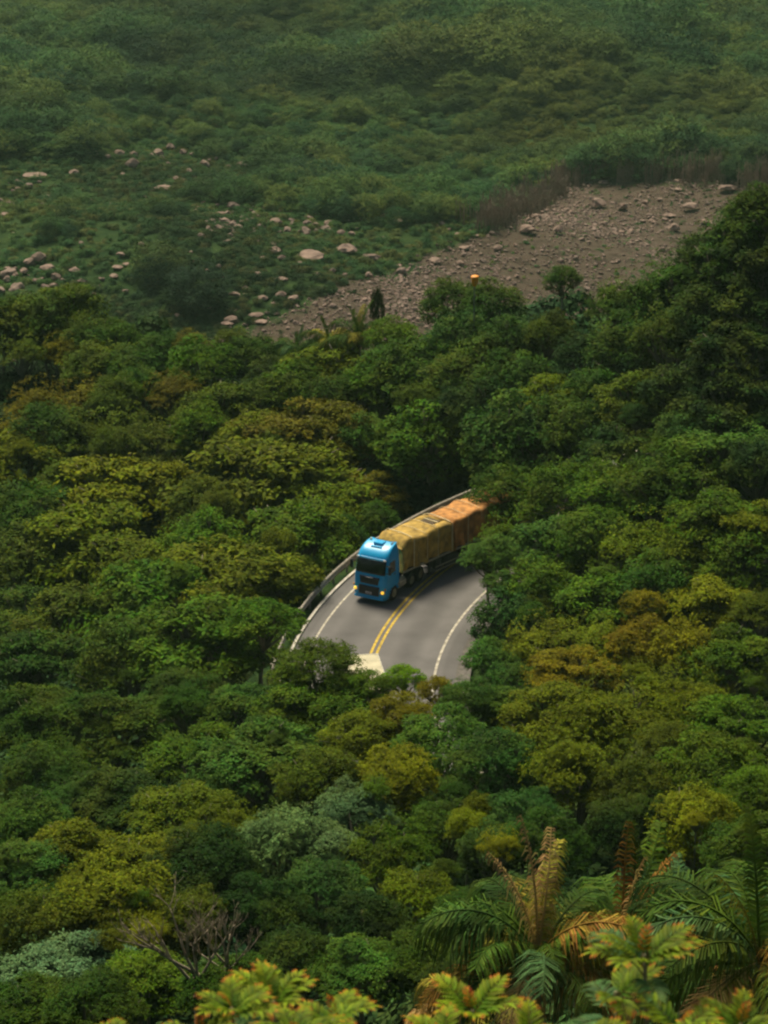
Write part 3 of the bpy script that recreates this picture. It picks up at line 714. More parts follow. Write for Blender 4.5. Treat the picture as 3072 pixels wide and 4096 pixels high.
BL += [(1500 + float(a) * .9476, 650 + float(b) * .9476, float(c) * .9476, float(d) * .9476, 1) for a, b, c, d in (q.split(',') for q in B2.split('|'))]
bl_labels = {}
rb_ = random.Random(8)
for (px, py, bw, bh, k) in BL:
    p = valley_at(px, py + bh * .35); dist = (p - Vector((0, 0, CAMH))).length
    o = new_obj('boulder', rb_.choice(RM[:6])); o.location = p
    bw2 = bw * (.8 if k else 1); ww = bw2 / FPX * dist * .64; hh = bh / FPX * dist * (.5 if k else .66)
    o.scale = (ww, ww * rb_.uniform(.7, 1.1), hh); o.location.z += hh * .95; o.rotation_euler = (0, 0, rb_.choice([0, 3.14]) + rb_.uniform(-.5, .5))
    x, y = px / D2F, py / D2F
    size = 'small' if bw < 22 else 'big' if bw > 60 else 'medium'
    shp = 'low slab' if bw > bh * 2.4 else 'upright' if bh > bw * .85 else 'blocky' if bh > bw * .6 else 'rounded'
    if k and x > 980:
        place = 'on the scree, ' + ('top part' if y < 440 else 'upper part' if y < 470 else 'middle part' if y < 510 else 'lower part')
    else:
        place = ('under the far wood' if y < 395 else 'under the far boulders' if y < 470 else 'at mid slope of the scrub' if y < 530 else 'level with the biggest boulder' if y < 590 else 'just above the ridge trees')
    hx = 'far left' if x < 110 else 'left' if x < 220 else 'left of centre' if x < 340 else 'centre left' if x < 480 else 'over the cab' if x < 640 else 'centre' if x < 800 else 'over the load' if x < 1000 else 'right of centre' if x < 1200 else 'right' if x < 1380 else 'far right'
    lab = 'pale %s %s boulder %s, %s' % (size, shp, place, hx)
    while lab in bl_labels:
        q = bl_labels[lab]; lab = ('upper ' if py < q[1] else 'lower ') + lab if abs(py - q[1]) > abs(px - q[0]) else ('left ' if px < q[0] else 'right ') + lab
    bl_labels[lab] = (px, py)
    tag(o, lab, 'boulder', 'pale boulders lying on the valley floor')

# ------------------------------------------------------------------ palms
def make_frond(seed, el0, droop, leaf_len=.22, n=64, hang=.5, twist=0, side_scale=(1, 1)):
    """unit frond reaching out along +X"""
    rng = random.Random(seed); V = []; F = []
    pts = []; p = Vector((0, 0, 0)); el = R(el0)
    for i in range(25):
        pts.append(p.copy()); p = p + Vector((math.cos(el), twist * i / 25 * .3, math.sin(el))).normalized() / 24; el -= R(droop) / 24 * (.4 + 1.2 * i / 24)
    tube(V, F, pts, [.012 * (1 - .8 * i / 24) + .002 for i in range(25)], 4)
    VL = []; FL = []
    for j in range(n):
        t = .14 + .85 * j / (n - 1); i = min(23, int(t * 24)); q = pts[i].lerp(pts[i + 1], t * 24 - i)
        tg = (pts[i + 1] - pts[i]).normalized(); up = Vector((0, 1, 0)).cross(tg) * -1
        for s in (-1, 1):
            L = leaf_len * (.55 + .9 * math.sin(math.pi * min(1, t * .9 + .1))) * rng.uniform(.8, 1.1) * side_scale[0 if s < 0 else 1]
            side = Vector((0, s, 0))
            dr = (tg * rng.uniform(.4, .75) + side * .75 + up * rng.uniform(-.15, .35)).normalized(); hg = hang * rng.uniform(.6, 1.6)
            w_ = .0075 * rng.uniform(.7, 1.2); a = q; b = q + dr * L * .5 - Vector((0, 0, 1)) * L * hg * .18; c = q + dr * L * .85 - Vector((0, 0, 1)) * L * hg * .75
            nrm = tg * w_
            k = len(VL); VL += [a - nrm * .6, a + nrm * .6, b + nrm, c + nrm * .25, c - nrm * .25, b - nrm]
            FL += [(k, k + 1, k + 2, k + 5), (k + 5, k + 2, k + 3, k + 4)]
    o = len(V); V += VL; F += [tuple(o + i for i in f) for f in FL]
    return np_mesh('frond', V, F, [M_LEAF])
FR = {'up': [make_frond(1, 84, 40, .09, hang=.5), make_frond(2, 78, 60, .15, hang=.9)], 'arch': [make_frond(3, 62, 120, .25, hang=.9), make_frond(4, 55, 105, .25, hang=.8), make_frond(5, 48, 95, .24, hang=.8, twist=.6), make_frond(6, 66, 150, .24, hang=1)],
      'low': [make_frond(7, 25, 85, .25, hang=1.0), make_frond(8, 10, 75, .24, hang=1.1)], 'dead': [make_frond(9, 86, 22, .10, n=30, hang=.9), make_frond(10, 5, 90, .18, n=34, hang=1.3), make_frond(11, 80, 40, .12, n=34, hang=1.1)]}
FC = {'g': (.065, .13, .015), 'y': (.26, .23, .03), 'b': (.07, .16, .06), 't': (.50, .33, .12), 'k': (.035, .075, .012), 'r': (.30, .15, .03)}
GP = 'palms in the bottom right corner'
def palm(px, py, d, L, fronds, label, group, seed=0, thick=.16):
    rng = random.Random(seed)
    p = at_d(px * D2F, py * D2F, d); g = float(ground_z(np.array([p.x]), np.array([p.y]))[0]); g = min(g, p.z - 1.0)
    root = empty('palm_tree', (p.x, p.y, g)); h = p.z - g; V = []; F = []
    tube(V, F, [(0, 0, -.5), (.05, 0, h * .5), (0, 0, h)], [thick * 1.15, thick * .9, thick * .8], 10)
    for k in range(10): 
        a = k * 2.4; q = Vector((math.cos(a), math.sin(a), 0)) * thick * .8
        tube(V, F, [q + Vector((0, 0, h - .6 + .05 * k)), q * 2.0 + Vector((0, 0, h - .25 + .05 * k))], [.05, .03], 4)
    new_obj('trunk', np_mesh('trunk', V, F, [M_BARK], smooth=True), root)
    if group == GP:
        fronds = fronds + [(rng.choice(['arch', 'arch', 'low', 'arch', 'dead']), rng.uniform(0, 360), rng.uniform(.55, .95), rng.choice('gkyygtrbk')) for _ in range(11)]
    for (kind, az, sc, c) in fronds:
        f = new_obj('frond', rng.choice(FR[kind]), root); f.location = (0, 0, h)
        f.rotation_euler = (rng.uniform(-.25, .25), 0, R(az)); s = L * sc; f.scale = (s, s, s)
        cc = FC[c]; j = rng.uniform(.85, 1.15); f.color = (cc[0] * j, cc[1] * j, cc[2] * j, 1)
    tag(root, label, 'palm', group); return root
# azimuth 0 = to the photo's right, 90 = away, 180 = left, 270 = towards the viewer
palm(1160, 2070, 61, 4.1, [('dead', 150, .95, 't'), ('dead', 165, .8, 't'), ('dead', 95, .85, 't'), ('up', 60, .8, 'y'), ('arch', 100, .85, 'y'), ('arch', 185, .95, 'k'), ('arch', 150, .8, 'g'), ('arch', 10, .75, 'y'), ('arch', 340, .8, 'g'), ('low', 195, .85, 'r'), ('low', 215, .8, 'k'),
      ('low', 250, .7, 't'), ('arch', 230, .7, 'g'), ('low', 300, .7, 'k'), ('arch', 45, .8, 'k'), ('arch', 120, .85, 'k'), ('low', 320, .7, 'r')],
     'palm with tall dried tan spikes and dark arching fronds, leftmost palm of the corner', GP, 1)
palm(1345, 2070, 63, 4.2, [('up', 80, .95, 'g'), ('up', 110, .9, 'k'), ('arch', 30, .9, 'y'), ('arch', 60, 1.0, 'g'), ('arch', 5, .85, 'b'), ('arch', 150, .8, 'k'), ('arch', 180, .8, 'y'), ('low', 200, .75, 't'), ('low', 340, .75, 'g'), ('arch', 320, .7, 'k'), ('dead', 20, .8, 'r'), ('arch', 100, .9, 'g'), ('low', 240, .7, 'k'), ('low', 280, .6, 't')],
     'palm with upright dark green fronds behind the tall foreground leaf plant', GP, 2)
palm(1500, 2110, 62, 3.6, [('up', 100, .95, 'b'), ('arch', 60, .9, 'y'), ('arch', 120, .85, 't'), ('arch', 160, .8, 'b'), ('arch', 20, .85, 'g'), ('arch', 190, .7, 't'), ('low', 340, .8, 'k'), ('low', 210, .7, 't'), ('arch', 310, .7, 'g'), ('low', 270, .7, 'k'), ('arch', 90, 1.0, 'g')],
     'palm with dry hanging tan fronds between two greener palms', GP, 3)
palm(1640, 2080, 56, 4.1, [('up', 95, .95, 'g'), ('arch', 170, 1.0, 'g'), ('arch', 150, .9, 'k'), ('arch', 190, .9, 'b'), ('arch', 110, .95, 'g'), ('arch', 210, .8, 'k'), ('low', 190, .8, 'g'), ('low', 230, .75, 'y'), ('arch', 60, .8, 'y'), ('arch', 20, .8, 'g'), ('low', 280, .7, 'k'), ('arch', 130, 1.0, 'k')],
     'big glossy green palm cut by the right photo edge', GP, 4)
palm(1040, 2190, 66, 2.6, [('dead', 200, .9, 'r'), ('low', 180, .9, 't'), ('arch', 160, .9, 'y'), ('arch', 120, .9, 'g'), ('arch', 60, .9, 'g'), ('low', 20, .8, 'r'), ('arch', 90, .9, 'k'), ('low', 150, .9, 'r')],
     'small browning palm low beside the middle foreground plants', GP, 5, .1)
GR = 'palms on the skyline ridge'
ring = lambda seed, n, cs: [(random.Random(seed + i).choice(['arch', 'arch', 'up', 'low']), i * 360 / n + 20, random.Random(seed * 3 + i).uniform(.8, 1.05), cs[i % len(cs)]) for i in range(n)]
palm(775, 735, 204, 3.4, ring(5, 15, 'gkyg'), 'palm with arching green fronds on the ridge beside the dark column tree', GR, 6)
palm(712, 742, 206, 3.0, ring(9, 14, 'gykg'), 'palm with yellowing fronds, middle one of the ridge palms', GR, 7)
palm(640, 765, 208, 2.8, ring(14, 13, 'kgb'), 'lowest and leftmost palm of the ridge', GR, 8)

# dark column tree, orange marker
def special_tree(px, py, d, rx, rz, c, proto, label, group):
    p = at_d(px * D2F, py * D2F, d); g = float(ground_z(np.array([p.x]), np.array([p.y]))[0]); h = max(p.z - g, rz * .9)
    root = empty('tree', (p.x, p.y, p.z - h)); o = new_obj('crown', PROTO[proto][0], root); o.location = (0, 0, h); o.scale = (rx, rx, rz); o.color = (*CK[c], 1)
    t = new_obj('trunk', TRUNKS[1], root); t.scale = (rx * 1.5, rx * 1.5, h)
    tag(root, label, 'tree', group)
special_tree(815, 672, 205, .62, 2.6, 'd', ('m', 'far', 1), 'narrow very dark column-shaped tree standing up behind the ridge palms', None)
def marker():
    p = at_d(1025 * D2F, 607 * D2F, 196); g = float(ground_z(np.array([p.x]), np.array([p.y]))[0])
    root = empty('marker', (p.x, p.y, g)); h = p.z - g; V = []; F = []
    tube(V, F, [(0, 0, -.3), (0, 0, h - .4)], [.05, .04], 8)
    new_obj('pole', np_mesh('pole', V, F, [simple('dull steel pole', (.2, .2, .2), .6, .5)]), root)
    V = []; F = []
    tube(V, F, [(0, 0, h - .42), (.02, 0, h - .3), (.03, 0, h), (.03, 0, h + .36), (.03, 0, h + .40)], [.12, .19, .25, .32, .28], 14)
    new_obj('orange_body', np_mesh('orange_body', V, F, [simple('bright orange plastic', (.75, .27, .01), .5)], smooth=True), root)
    tag(root, 'small bright orange tapered marker sticking up from the ridge trees', 'marker')
marker()

# bare dead tree
def dead_tree(px, py, d, size, label, seed, grp, lean=0):
    rng = random.Random(seed); V = []; F = []
    p = at_d(px * D2F, py * D2F, d); g = float(ground_z(np.array([p.x]), np.array([p.y]))[0]); g = min(g, p.z - .5)
    root = empty('dead_tree', (p.x, p.y, g)); h = p.z - g
    VT = []; FT = []; tube(VT, FT, [(0, 0, -.5), (.04, 0, h * .6), (0, 0, h)], [.13 * size / 3, .11 * size / 3, .10 * size / 3], 8)
    new_obj('trunk', np_mesh('trunk', VT, FT, [M_DEAD], smooth=True), root)
    def grow(q, dr, L, r, lv):
        pts = [q]; dd = dr.copy(); a = q.copy()
        for i in range(4):
            dd = (dd + Vector((rng.uniform(-.16, .16), rng.uniform(-.12, .12), rng.uniform(-.03, .14)))).normalized(); a = a + dd * L / 4; pts.append(a.copy())
        tube(V, F, pts, [r * (1 - .13 * i) for i in range(5)], 5)
        if lv == 0: return
        for k in range(3 if lv > 1 else 3):
            t = rng.choice([2, 3, 4, 4]); b = (dd + Vector((rng.uniform(-.8, .8), rng.uniform(-.5, .5), rng.uniform(-.1, .5)))).normalized()
            grow(pts[t], b, L * rng.uniform(.5, .72), r * .55, lv - 1)
    for k, (ax, az) in enumerate(((-1.0, .75), (-.45, 1.2), (.1, 1.3), (.5, 1.1), (-.9, 1.1))):
        grow(Vector((0, 0, h - .1 * k * size * .3)), Vector((ax + lean, rng.uniform(-.4, .4), az)).normalized(), size * rng.uniform(.36, .48), .055 * size / 3, 3)
    new_obj('branches', np_mesh('branches', V, F, [M_DEAD], smooth=True), root)
    tag(root, label, 'dead tree', grp)
dead_tree(425, 2105, 78, 3.9, 'bare grey dead tree with many forked branches above the left foreground plant', 3, 'bare dead trees')
dead_tree(490, 2085, 78.5, 2.9, 'smaller bare dead tree directly right of the bigger one', 11, 'bare dead trees', .2)

# ------------------------------------------------------------------ large-leaved plants close to the camera
def compound_leaf(seed, kind, pairs=9):
    """unit-long pinnate leaf reaching along +X; kind 0 older bluish, 1 yellow-green with orange tip, 2 young orange-pink"""
    rng = random.Random(seed); V = []; F = []; T = []
    el = R(18); p = Vector((0, 0, 0)); pts = []
    for i in range(17): pts.append(p.copy()); p = p + Vector((math.cos(el), 0, math.sin(el))) / 16; el -= R(46) / 16
    tube(V, F, pts, [.013 * (1 - .75 * i / 16) for i in range(17)], 5)
    stemc = (.16, .17, .03) if kind < 2 else (.40, .16, .04)
    T += [stemc] * len(V)
    def col(t, u):
        if kind == 0: a, b = Vector((.035, .095, .03)), Vector((.08, .15, .035))
        elif kind == 1: a, b = Vector((.028, .105, .006)), Vector((.19, .22, .004))
        else: a, b = Vector((.25, .18, .004)), Vector((.40, .085, .012))
        m = min(1, max(0, t * .8 + u * .45 - .15)); c = a.lerp(b, m)
        if kind >= 1 and u > .75 and t > .75: c = c.lerp(Vector((.42, .10, .015)), .7)
        return tuple(c)
    def leaflet(q, dr, up, L, t):
        sd = dr.cross(up).normalized(); n = 6; b = len(V); prof = (.12, .62, 1.0, .92, .60, .06)
        for i in range(n):
            u = i / (n - 1); c = q + dr * L * u - up * (L * .28 * u * u); hw = prof[i] * L * .135
            wv = math.sin(u * 9 + seed) * .012 * L
            V.extend([c - sd * hw + up * (hw * .45 + wv), c, c + sd * hw + up * (hw * .45 - wv)])
            cc = col(t, u); mid = tuple(min(1, x * 1.15) for x in cc); T.extend([cc, mid, cc])
        for i in range(n - 1):
            k = b + 3 * i; F.extend([(k, k + 1, k + 4, k + 3), (k + 1, k + 2, k + 5, k + 4)])
    for j in range(pairs):
        t = .22 + .74 * j / (pairs - 1); i = min(15, int(t * 16)); q = pts[i].lerp(pts[i + 1], t * 16 - i); tg = (pts[i + 1] - pts[i]).normalized()
        up = Vector((0, -1, 0)).cross(tg) * -1; up = up if up.z > 0 else -up
        L = .34 * (.75 + .35 * math.sin(math.pi * t)) * rng.uniform(.9, 1.1)
        for s in (-1, 1):
            a = R(62 - 22 * t + rng.uniform(-6, 6)); dr = (tg * math.cos(a) + Vector((0, s, 0)) * math.sin(a) + up * .22).normalized()
            leaflet(q, dr, (up + Vector((0, -s * .25, 0))).normalized(), L, t)
    leaflet(pts[-1], (pts[-1] - pts[-2]).normalized(), Vector((0, 0, 1)), .27, 1.0)
    me = np_mesh('leaf', V, F, [M_PLANT], smooth=True); add_attr(me, 'tint', T); return me
LF = {0: [compound_leaf(1, 0, 10), compound_leaf(2, 0, 9)], 1: [compound_leaf(3, 1, 9), compound_leaf(4, 1, 8), compound_leaf(8, 1, 10)], 2: [compound_leaf(5, 2, 6), compound_leaf(6, 2, 5)]}
def leaf_plant(px, py, d, L, seed, label, spec='111110022', down=0.0, spread=1.0):
    rng = random.Random(seed); p = at_d(px * D2F, py * D2F, d); root = empty('leaf_plant', (p.x, p.y, p.z - 2.4)); V = []; F = []; h = 2.4
    tube(V, F, [(.15, .1, -7.0), (.08, .03, h * .5), (0, 0, h)], [.03, .018, .010], 8)
    sm = simple('reddish green stem', (.14, .12, .04), .6)
    new_obj('stem', np_mesh('stem', V, F, [sm], smooth=True), root)
    spec = spec.replace('22', '2') + '11'; L *= .88; n = len(spec)
    for i, c in enumerate(spec):
        k = int(c); az = i * 137.5 + seed * 40 + rng.uniform(-15, 15)
        f = new_obj('leaf', rng.choice(LF[k]), root)
        lev = {0: .55, 1: .25, 2: .02}[k] * rng.uniform(.6, 1.2) * L
        el = {0: 5, 1: 32, 2: 62}[k] + rng.uniform(-10, 14)
        f.location = (0, 0, h - lev); s = L * {0: 1.05, 1: .95, 2: .45}[k] * rng.uniform(.85, 1.1)
        f.rotation_euler = (rng.uniform(-.2, .2), -R(el) * spread, R(az)); f.scale = (s, s, s)
    tag(root, label, 'plant', 'large-leaved plants at the bottom edge')
leaf_plant(1392, 2062, 11.6, .34, 1, 'tallest foreground plant with feathered yellow-green leaves and orange tips, in front of palms', '1111110022')
leaf_plant(1330, 2142, 11.9, .32, 7, 'low green foreground plant at the foot of the tallest one', '11000')
leaf_plant(500, 2177, 11.2, .26, 2, 'foreground plant with orange leaf tips below the dead tree', '11111122')
leaf_plant(590, 2162, 11.5, .28, 3, 'foreground plant with upright pointed green leaves between two yellow ones', '11101122')
leaf_plant(720, 2202, 11.1, .25, 4, 'bright yellow foreground plant, third from the left', '1111122')
leaf_plant(640, 2232, 10.8, .26, 5, 'low orange and yellow foreground plant at the bottom edge left of centre', '1112210')
leaf_plant(430, 2237, 11.0, .24, 6, 'leftmost of the clustered yellow foreground plants under the dead tree', '111022')
leaf_plant(270, 2247, 11.3, .22, 8, 'small lone yellow plant tip at the bottom edge, far left', '11122')
leaf_plant(1020, 2182, 11.6, .30, 9, 'foreground plant with pink and orange tips at the bottom centre right', '11110022')
leaf_plant(1140, 2247, 11.2, .28, 12, 'low bluish green foreground plant between two orange-tipped ones', '00010')
leaf_plant(960, 2247, 11.0, .24, 13, 'yellow leaf tips just showing at the bottom edge, centre', '11122')
leaf_plant(1250, 2242, 10.9, .28, 14, 'dull green foreground plant with drooping leaves right of centre', '00011')
leaf_plant(1470, 2222, 11.2, .28, 10, 'yellowish foreground plant right of the tallest one', '1110022')
leaf_plant(1600, 2212, 11.4, .28, 11, 'foreground plant with upright orange tips near the bottom right corner', '1111022')
leaf_plant(1560, 2257, 10.9, .26, 15, 'low green foreground plant at the bottom edge near the right corner', '00110')

# ------------------------------------------------------------------ blue truck
def bmesh_obj(name, fn, m, parent, smooth=False, loc=None):
    bm = bmesh.new(); fn(bm); me = bpy.data.meshes.new(name); bm.to_mesh(me); bm.free(); me.materials.append(m)
    if smooth:
        for p in me.polygons: p.use_smooth = True
    o = new_obj(name, me, parent)
    if loc is not None: o.location = loc
    return o
def bx(bm, x0, x1, y0, y1, z0, z1, bev=.02):
    r = bmesh.ops.create_cube(bm, size=1); vs = r['verts']
    for v in vs: v.co = Vector(((x0 + x1) / 2 + v.co.x * (x1 - x0), (y0 + y1) / 2 + v.co.y * (y1 - y0), (z0 + z1) / 2 + v.co.z * (z1 - z0)))
    if bev:
        es = list({e for v in vs for e in v.link_edges}); bmesh.ops.bevel(bm, geom=es, offset=bev, segments=2, affect='EDGES')
def cyl(bm, x, y, z, r, wdt, seg=24, axis='y', bev=.02):
    m = Matrix.Translation((x, y, z)) @ Matrix.Rotation(R(90), 4, 'X' if axis == 'y' else 'Y')
    rr = bmesh.ops.create_cone(bm, cap_ends=True, segments=seg, radius1=r, radius2=r, depth=wdt, matrix=m)
    if bev:
        es = [e for e in {e for v in rr['verts'] for e in v.link_edges} if any(len(f.verts) > 4 for f in e.link_faces)]
        bmesh.ops.bevel(bm, geom=es, offset=bev, segments=2, affect='EDGES')
PAINT = simple('bright blue truck paint', (.002, .35, .68), .40, 0, nscale=2, namp=.08, spec=.4, coat=.25)
BLACK = simple('black plastic', (.012, .013, .014), .45, nscale=8)
GLASS = simple('dark windscreen glass', (.006, .012, .011), .08, nscale=1, namp=.1, spec=.5)
RUB = simple('dusty tyre rubber', (.028, .026, .023), .85, nscale=6)
RIM = simple('dusty pale rim', (.36, .31, .20), .5, .3, nscale=7)
FRAME = simple('dark chassis steel', (.022, .02, .018), .7, nscale=4)
TANK = simple('cream metal tank', (.55, .47, .33), .4, .2, nscale=4)
RAIL = simple('dusty pale side rail', (.30, .27, .19), .7, nscale=5)
LAMP = simple('lit yellow headlamp', (.9, .75, .1), .3, emit=((1.0, .58, .04), .85))
CHROME = simple('pale lamp lens', (.55, .55, .5), .2, .5)
PLATE = simple('number plate', (.50, .46, .46), .5)
AMBER = simple('amber lens', (.6, .25, .03), .3)
def make_wheel(parent, x, y, r=.50, wdt=.28, hub_out=1, M=None):
    M = M or Matrix.Identity(4)
    t = bmesh_obj('wheel', lambda b: cyl(b, 0, 0, 0, r, wdt, 28, bev=.05), RUB, parent, smooth=False)
    t.matrix_local = M @ Matrix.Translation((x, y, r))
    def rim(b):
        cyl(b, 0, hub_out * (wdt / 2 + .004), 0, r * .56, .03, 20, bev=.01); cyl(b, 0, hub_out * (wdt / 2 + .05), 0, r * .22, .09, 12, bev=.015)
        for k in range(8):
            a = k * math.pi / 4; cyl(b, math.cos(a) * r * .38, hub_out * (wdt / 2 + .03), math.sin(a) * r * .38, .022, .03, 6, bev=0)
    bmesh_obj('rim', rim, RIM, t)
def blue_truck():
    th = R(28.5); h0 = at_z(1475.5, 2362.5, .9)
    hd = Vector((-math.sin(th), -math.cos(th), 0)); base = Vector((h0.x, h0.y, 0)) + hd * .02
    root = empty('cargo_truck', base, math.atan2(hd.y, hd.x))
    tag(root, 'blue cab-over truck with lit headlights hauling a long tarpaulin-covered load on the bend', 'truck')
    PR = [(.28, -.14, 1.08), (.40, -.02, 1.16), (.75, 0, 1.19), (1.0, -.03, 1.19), (1.5, -.08, 1.19), (1.95, -.14, 1.19), (2.05, -.17, 1.19), (2.5, -.28, 1.17), (2.95, -.40, 1.15), (3.08, -.45, 1.13), (3.2, -.52, 1.115), (3.32, -.63, 1.10), (3.44, -.78, 1.075), (3.55, -.98, 1.05), (3.64, -1.22, 1.02), (3.70, -1.48, .99), (3.74, -1.78, .95)]
    Z = [p[0] for p in PR]; fz = lambda z: float(np.interp(z, Z, [p[1] for p in PR])); wz = lambda z: float(np.interp(z, Z, [p[2] for p in PR]))
    rz_ = lambda z: -.70 if z < 1.0 else -2.02 + max(0, z - 3.3) * .15; rad = .26
    V = []; F = []
    def ring(z):
        f, w_, rr = fz(z), wz(z), rz_(z); P = []
        for y in np.linspace(-(w_ - rad), w_ - rad, 9): P.append((f - .05 * (y / w_) ** 2, y, z))
        for a in range(15, 90, 15): P.append((f - .05 - rad + rad * math.cos(R(a)), w_ - rad + rad * math.sin(R(a)), z))
        for x in np.linspace(f - .05 - rad, rr + .06, 8): P.append((x, w_, z))
        P.append((rr + .02, w_ - .02, z)); P.append((rr, w_ - .06, z))
        P2 = [(x, -y, z) for (x, y, z) in P[9:]][::-1]
        return P + P2
    zs = [.28, .34, .40, .58, .75, .98, 1.02, 1.25, 1.5, 1.75, 1.95, 2.05, 2.3, 2.6, 2.95] + [p[0] for p in PR[9:]]
    n = len(ring(1.0))
    for z in zs: V += ring(z)
    for k in range(len(zs) - 1):
        for j in range(n): F.append((k * n + j, k * n + (j + 1) % n, (k + 1) * n + (j + 1) % n, (k + 1) * n + j))
    F.append(tuple(range(n))[::-1]); b = len(V); last = (len(zs) - 1) * n; V.append((-1.9, 0, 3.76)); F += [(last + j, last + (j + 1) % n, b) for j in range(n)]
    me = np_mesh('cab', V, F, [PAINT], smooth=True); cab = new_obj('cab', me, root)
    def patch(name, ys, zs_, off, m, par, th_=.0):
        VV = []; FF = []
        for z in zs_:
            f, w_ = fz(z), wz(z)
            for y in ys(z) if callable(ys) else ys:
                ay = abs(y); x = f - .05 * (min(ay, w_ - rad) / w_) ** 2
                if ay > w_ - rad: q = min(rad, ay - (w_ - rad)); x = f - .05 - rad + math.sqrt(max(0, rad * rad - q * q))
                VV.append((x + off, y * (1 + off * .4), z))
        c = len(ys(zs_[0]) if callable(ys) else ys)
        for k in range(len(zs_) - 1):
            for j in range(c - 1): FF.append((k * c + j, k * c + j + 1, (k + 1) * c + j + 1, (k + 1) * c + j))
        me = np_mesh(name, VV, FF, [m], smooth=True); o = new_obj(name, me, par)
        md = o.modifiers.new('thick', 'SOLIDIFY'); md.thickness = .02; md.offset = 1; return o
    L = lambda a, b_, k=9: list(np.linspace(a, b_, k))
    ws = patch('windscreen', lambda z: L(-1.04 + (2.95 - z) * -.03, 1.04 + (2.95 - z) * .03, 15), L(2.04, 2.93, 8), .02, GLASS, root)
    patch('grille', lambda z: L(-.62 - (z - 1.3) * .2, .62 + (z - 1.3) * .2, 11), L(1.36, 1.86, 5), .018, BLACK, root)
    for i in range(3): patch('grille_bar', L(-.60 - .02 * i, .60 + .02 * i, 9), [1.47 + .13 * i, 1.49 + .13 * i], .045, FRAME, root)
    patch('lower_grille', lambda z: L(-.74, .74, 11), L(.62, 1.24, 6), .016, BLACK, root)
    patch('badge', L(-.26, .26, 5), L(1.78, 1.84, 2), .055, CHROME, root)
    patch('sun_visor', L(-1.02, 1.02, 13), L(2.95, 3.08, 3), .07, PAINT, root)
    pl = bmesh_obj('number_plate', lambda b: bx(b, .03, .05, -.22, .22, .70, .86, .005), PLATE, root)
    bmesh_obj('plate_marks', lambda b: [bx(b, .0505, .054, -.17 + .05 * i, -.14 + .05 * i, .735, .80, 0) for i in range(7)], BLACK, pl)
    bmesh_obj('bumper_lip', lambda b: bx(b, -.12, .05, -1.08, 1.08, .36, .52, .05), PAINT, root)
    for s in (-1, 1):
        patch('headlight_housing', L(s * .80, s * 1.12, 6) if s > 0 else L(-1.12, -.80, 6), L(.80, 1.02, 3), .018, CHROME, root)
        hl = bmesh_obj('headlight', lambda b: bmesh.ops.create_uvsphere(b, u_segments=14, v_segments=10, radius=.105, matrix=Matrix.Translation((-.01, s * 1.0, .93))), LAMP, root, True)
        V2 = []; F2 = []
        for (x0, x1, z0, z1, nm) in ((-.62, -1.42, 2.02, 2.78, 'side_window'),):
            VV = [(x0 - .02, s * (wz(z0) + .012), z0), (x1, s * (wz(z0) + .012), z0), (x1, s * (wz(z1) + .012), z1), (x0 - .10, s * (wz(z1) + .012), z1)]
            o = new_obj(nm, np_mesh(nm, VV, [(0, 1, 2, 3)], [GLASS]), root); md = o.modifiers.new('t', 'SOLIDIFY'); md.thickness = .02; md.offset = 0
        # door seam, handle, step panel, fender
        bmesh_obj('door_handle', lambda b: bx(b, -1.40, -1.22, s * 1.19 if s > 0 else -1.225, s * 1.225 if s > 0 else -1.19, 1.82, 1.88, .01), BLACK, root)
        bmesh_obj('step', lambda b: [bx(b, -.70, -.50, min(s * 1.0, s * 1.2), max(s * 1.0, s * 1.2), z, z + .04, .01) for z in (.45, .75)], BLACK, root)
        def fender(b):
            for k in range(9):
                a = R(20 + k * 17.5); x = -1.30 + math.cos(a) * .60; z = .5 + math.sin(a) * .60
                bx(b, x - .11, x + .11, min(s * .95, s * 1.18), max(s * .95, s * 1.18), z - .035, z + .035, .01)
        bmesh_obj('fender', fender, PAINT, root)
        mr = bmesh_obj('mirror', lambda b: (bx(b, -.34, -.20, min(s * 1.30, s * 1.50), max(s * 1.30, s * 1.50), 2.15, 2.75, .04), bx(b, -.30, -.26, min(s * 1.1, s * 1.36), max(s * 1.1, s * 1.36), 2.70, 2.75, .01), bx(b, -.30, -.26, min(s * 1.1, s * 1.36), max(s * 1.1, s * 1.36), 2.18, 2.22, .01)), BLACK, root)
        bmesh_obj('marker_lamp', lambda b: bx(b, -.40, -.32, s * .98 - .10, s * .98 + .10, 2.98, 3.07, .02), simple('white marker lens', (.8, .75, .65), .3), root)
        bmesh_obj('turn_signal', lambda b: bx(b, -.16, -.06, min(s * 1.10, s * 1.20), max(s * 1.10, s * 1.20), 1.08, 1.2, .02), AMBER, root)
        bmesh_obj('wiper', lambda b: bx(b, -.12, -.10, s * .1, s * .1 + .75, 2.06, 2.08, .003), BLACK, root)
        make_wheel(root, -1.30, s * 1.02, .5, .30, s)
        for ax in (-3.75, -5.0): make_wheel(root, ax, s * .90, .5, .52, s)
        bmesh_obj('mudguard', lambda b: [bx(b, ax - .35, ax + .35, s * .9 - .27, s * .9 + .27, 1.06, 1.10, .02) for ax in (-3.75, -5.0)], BLACK, root)
        bmesh_obj('fuel_tank', lambda b: bx(b, -3.12, -2.08, s * .85 - .30, s * .85 + .30, .45, 1.02, .12), TANK, root)
    bmesh_obj('roof_hatch', lambda b: (bx(b, -1.78, -1.22, -.34, .34, 3.66, 3.80, .04), bx(b, -1.14, -.98, -.40, .40, 3.56, 3.62, .02)), PAINT, root)
    bmesh_obj('beacon', lambda b: cyl(b, -1.75, -.78, 3.76, .07, .16, 12, 'x'), simple('pale beacon', (.7, .6, .35), .4), root)
    bmesh_obj('horn', lambda b: cyl(b, -1.72, .80, 3.76, .04, .34, 10, 'x'), CHROME, root)
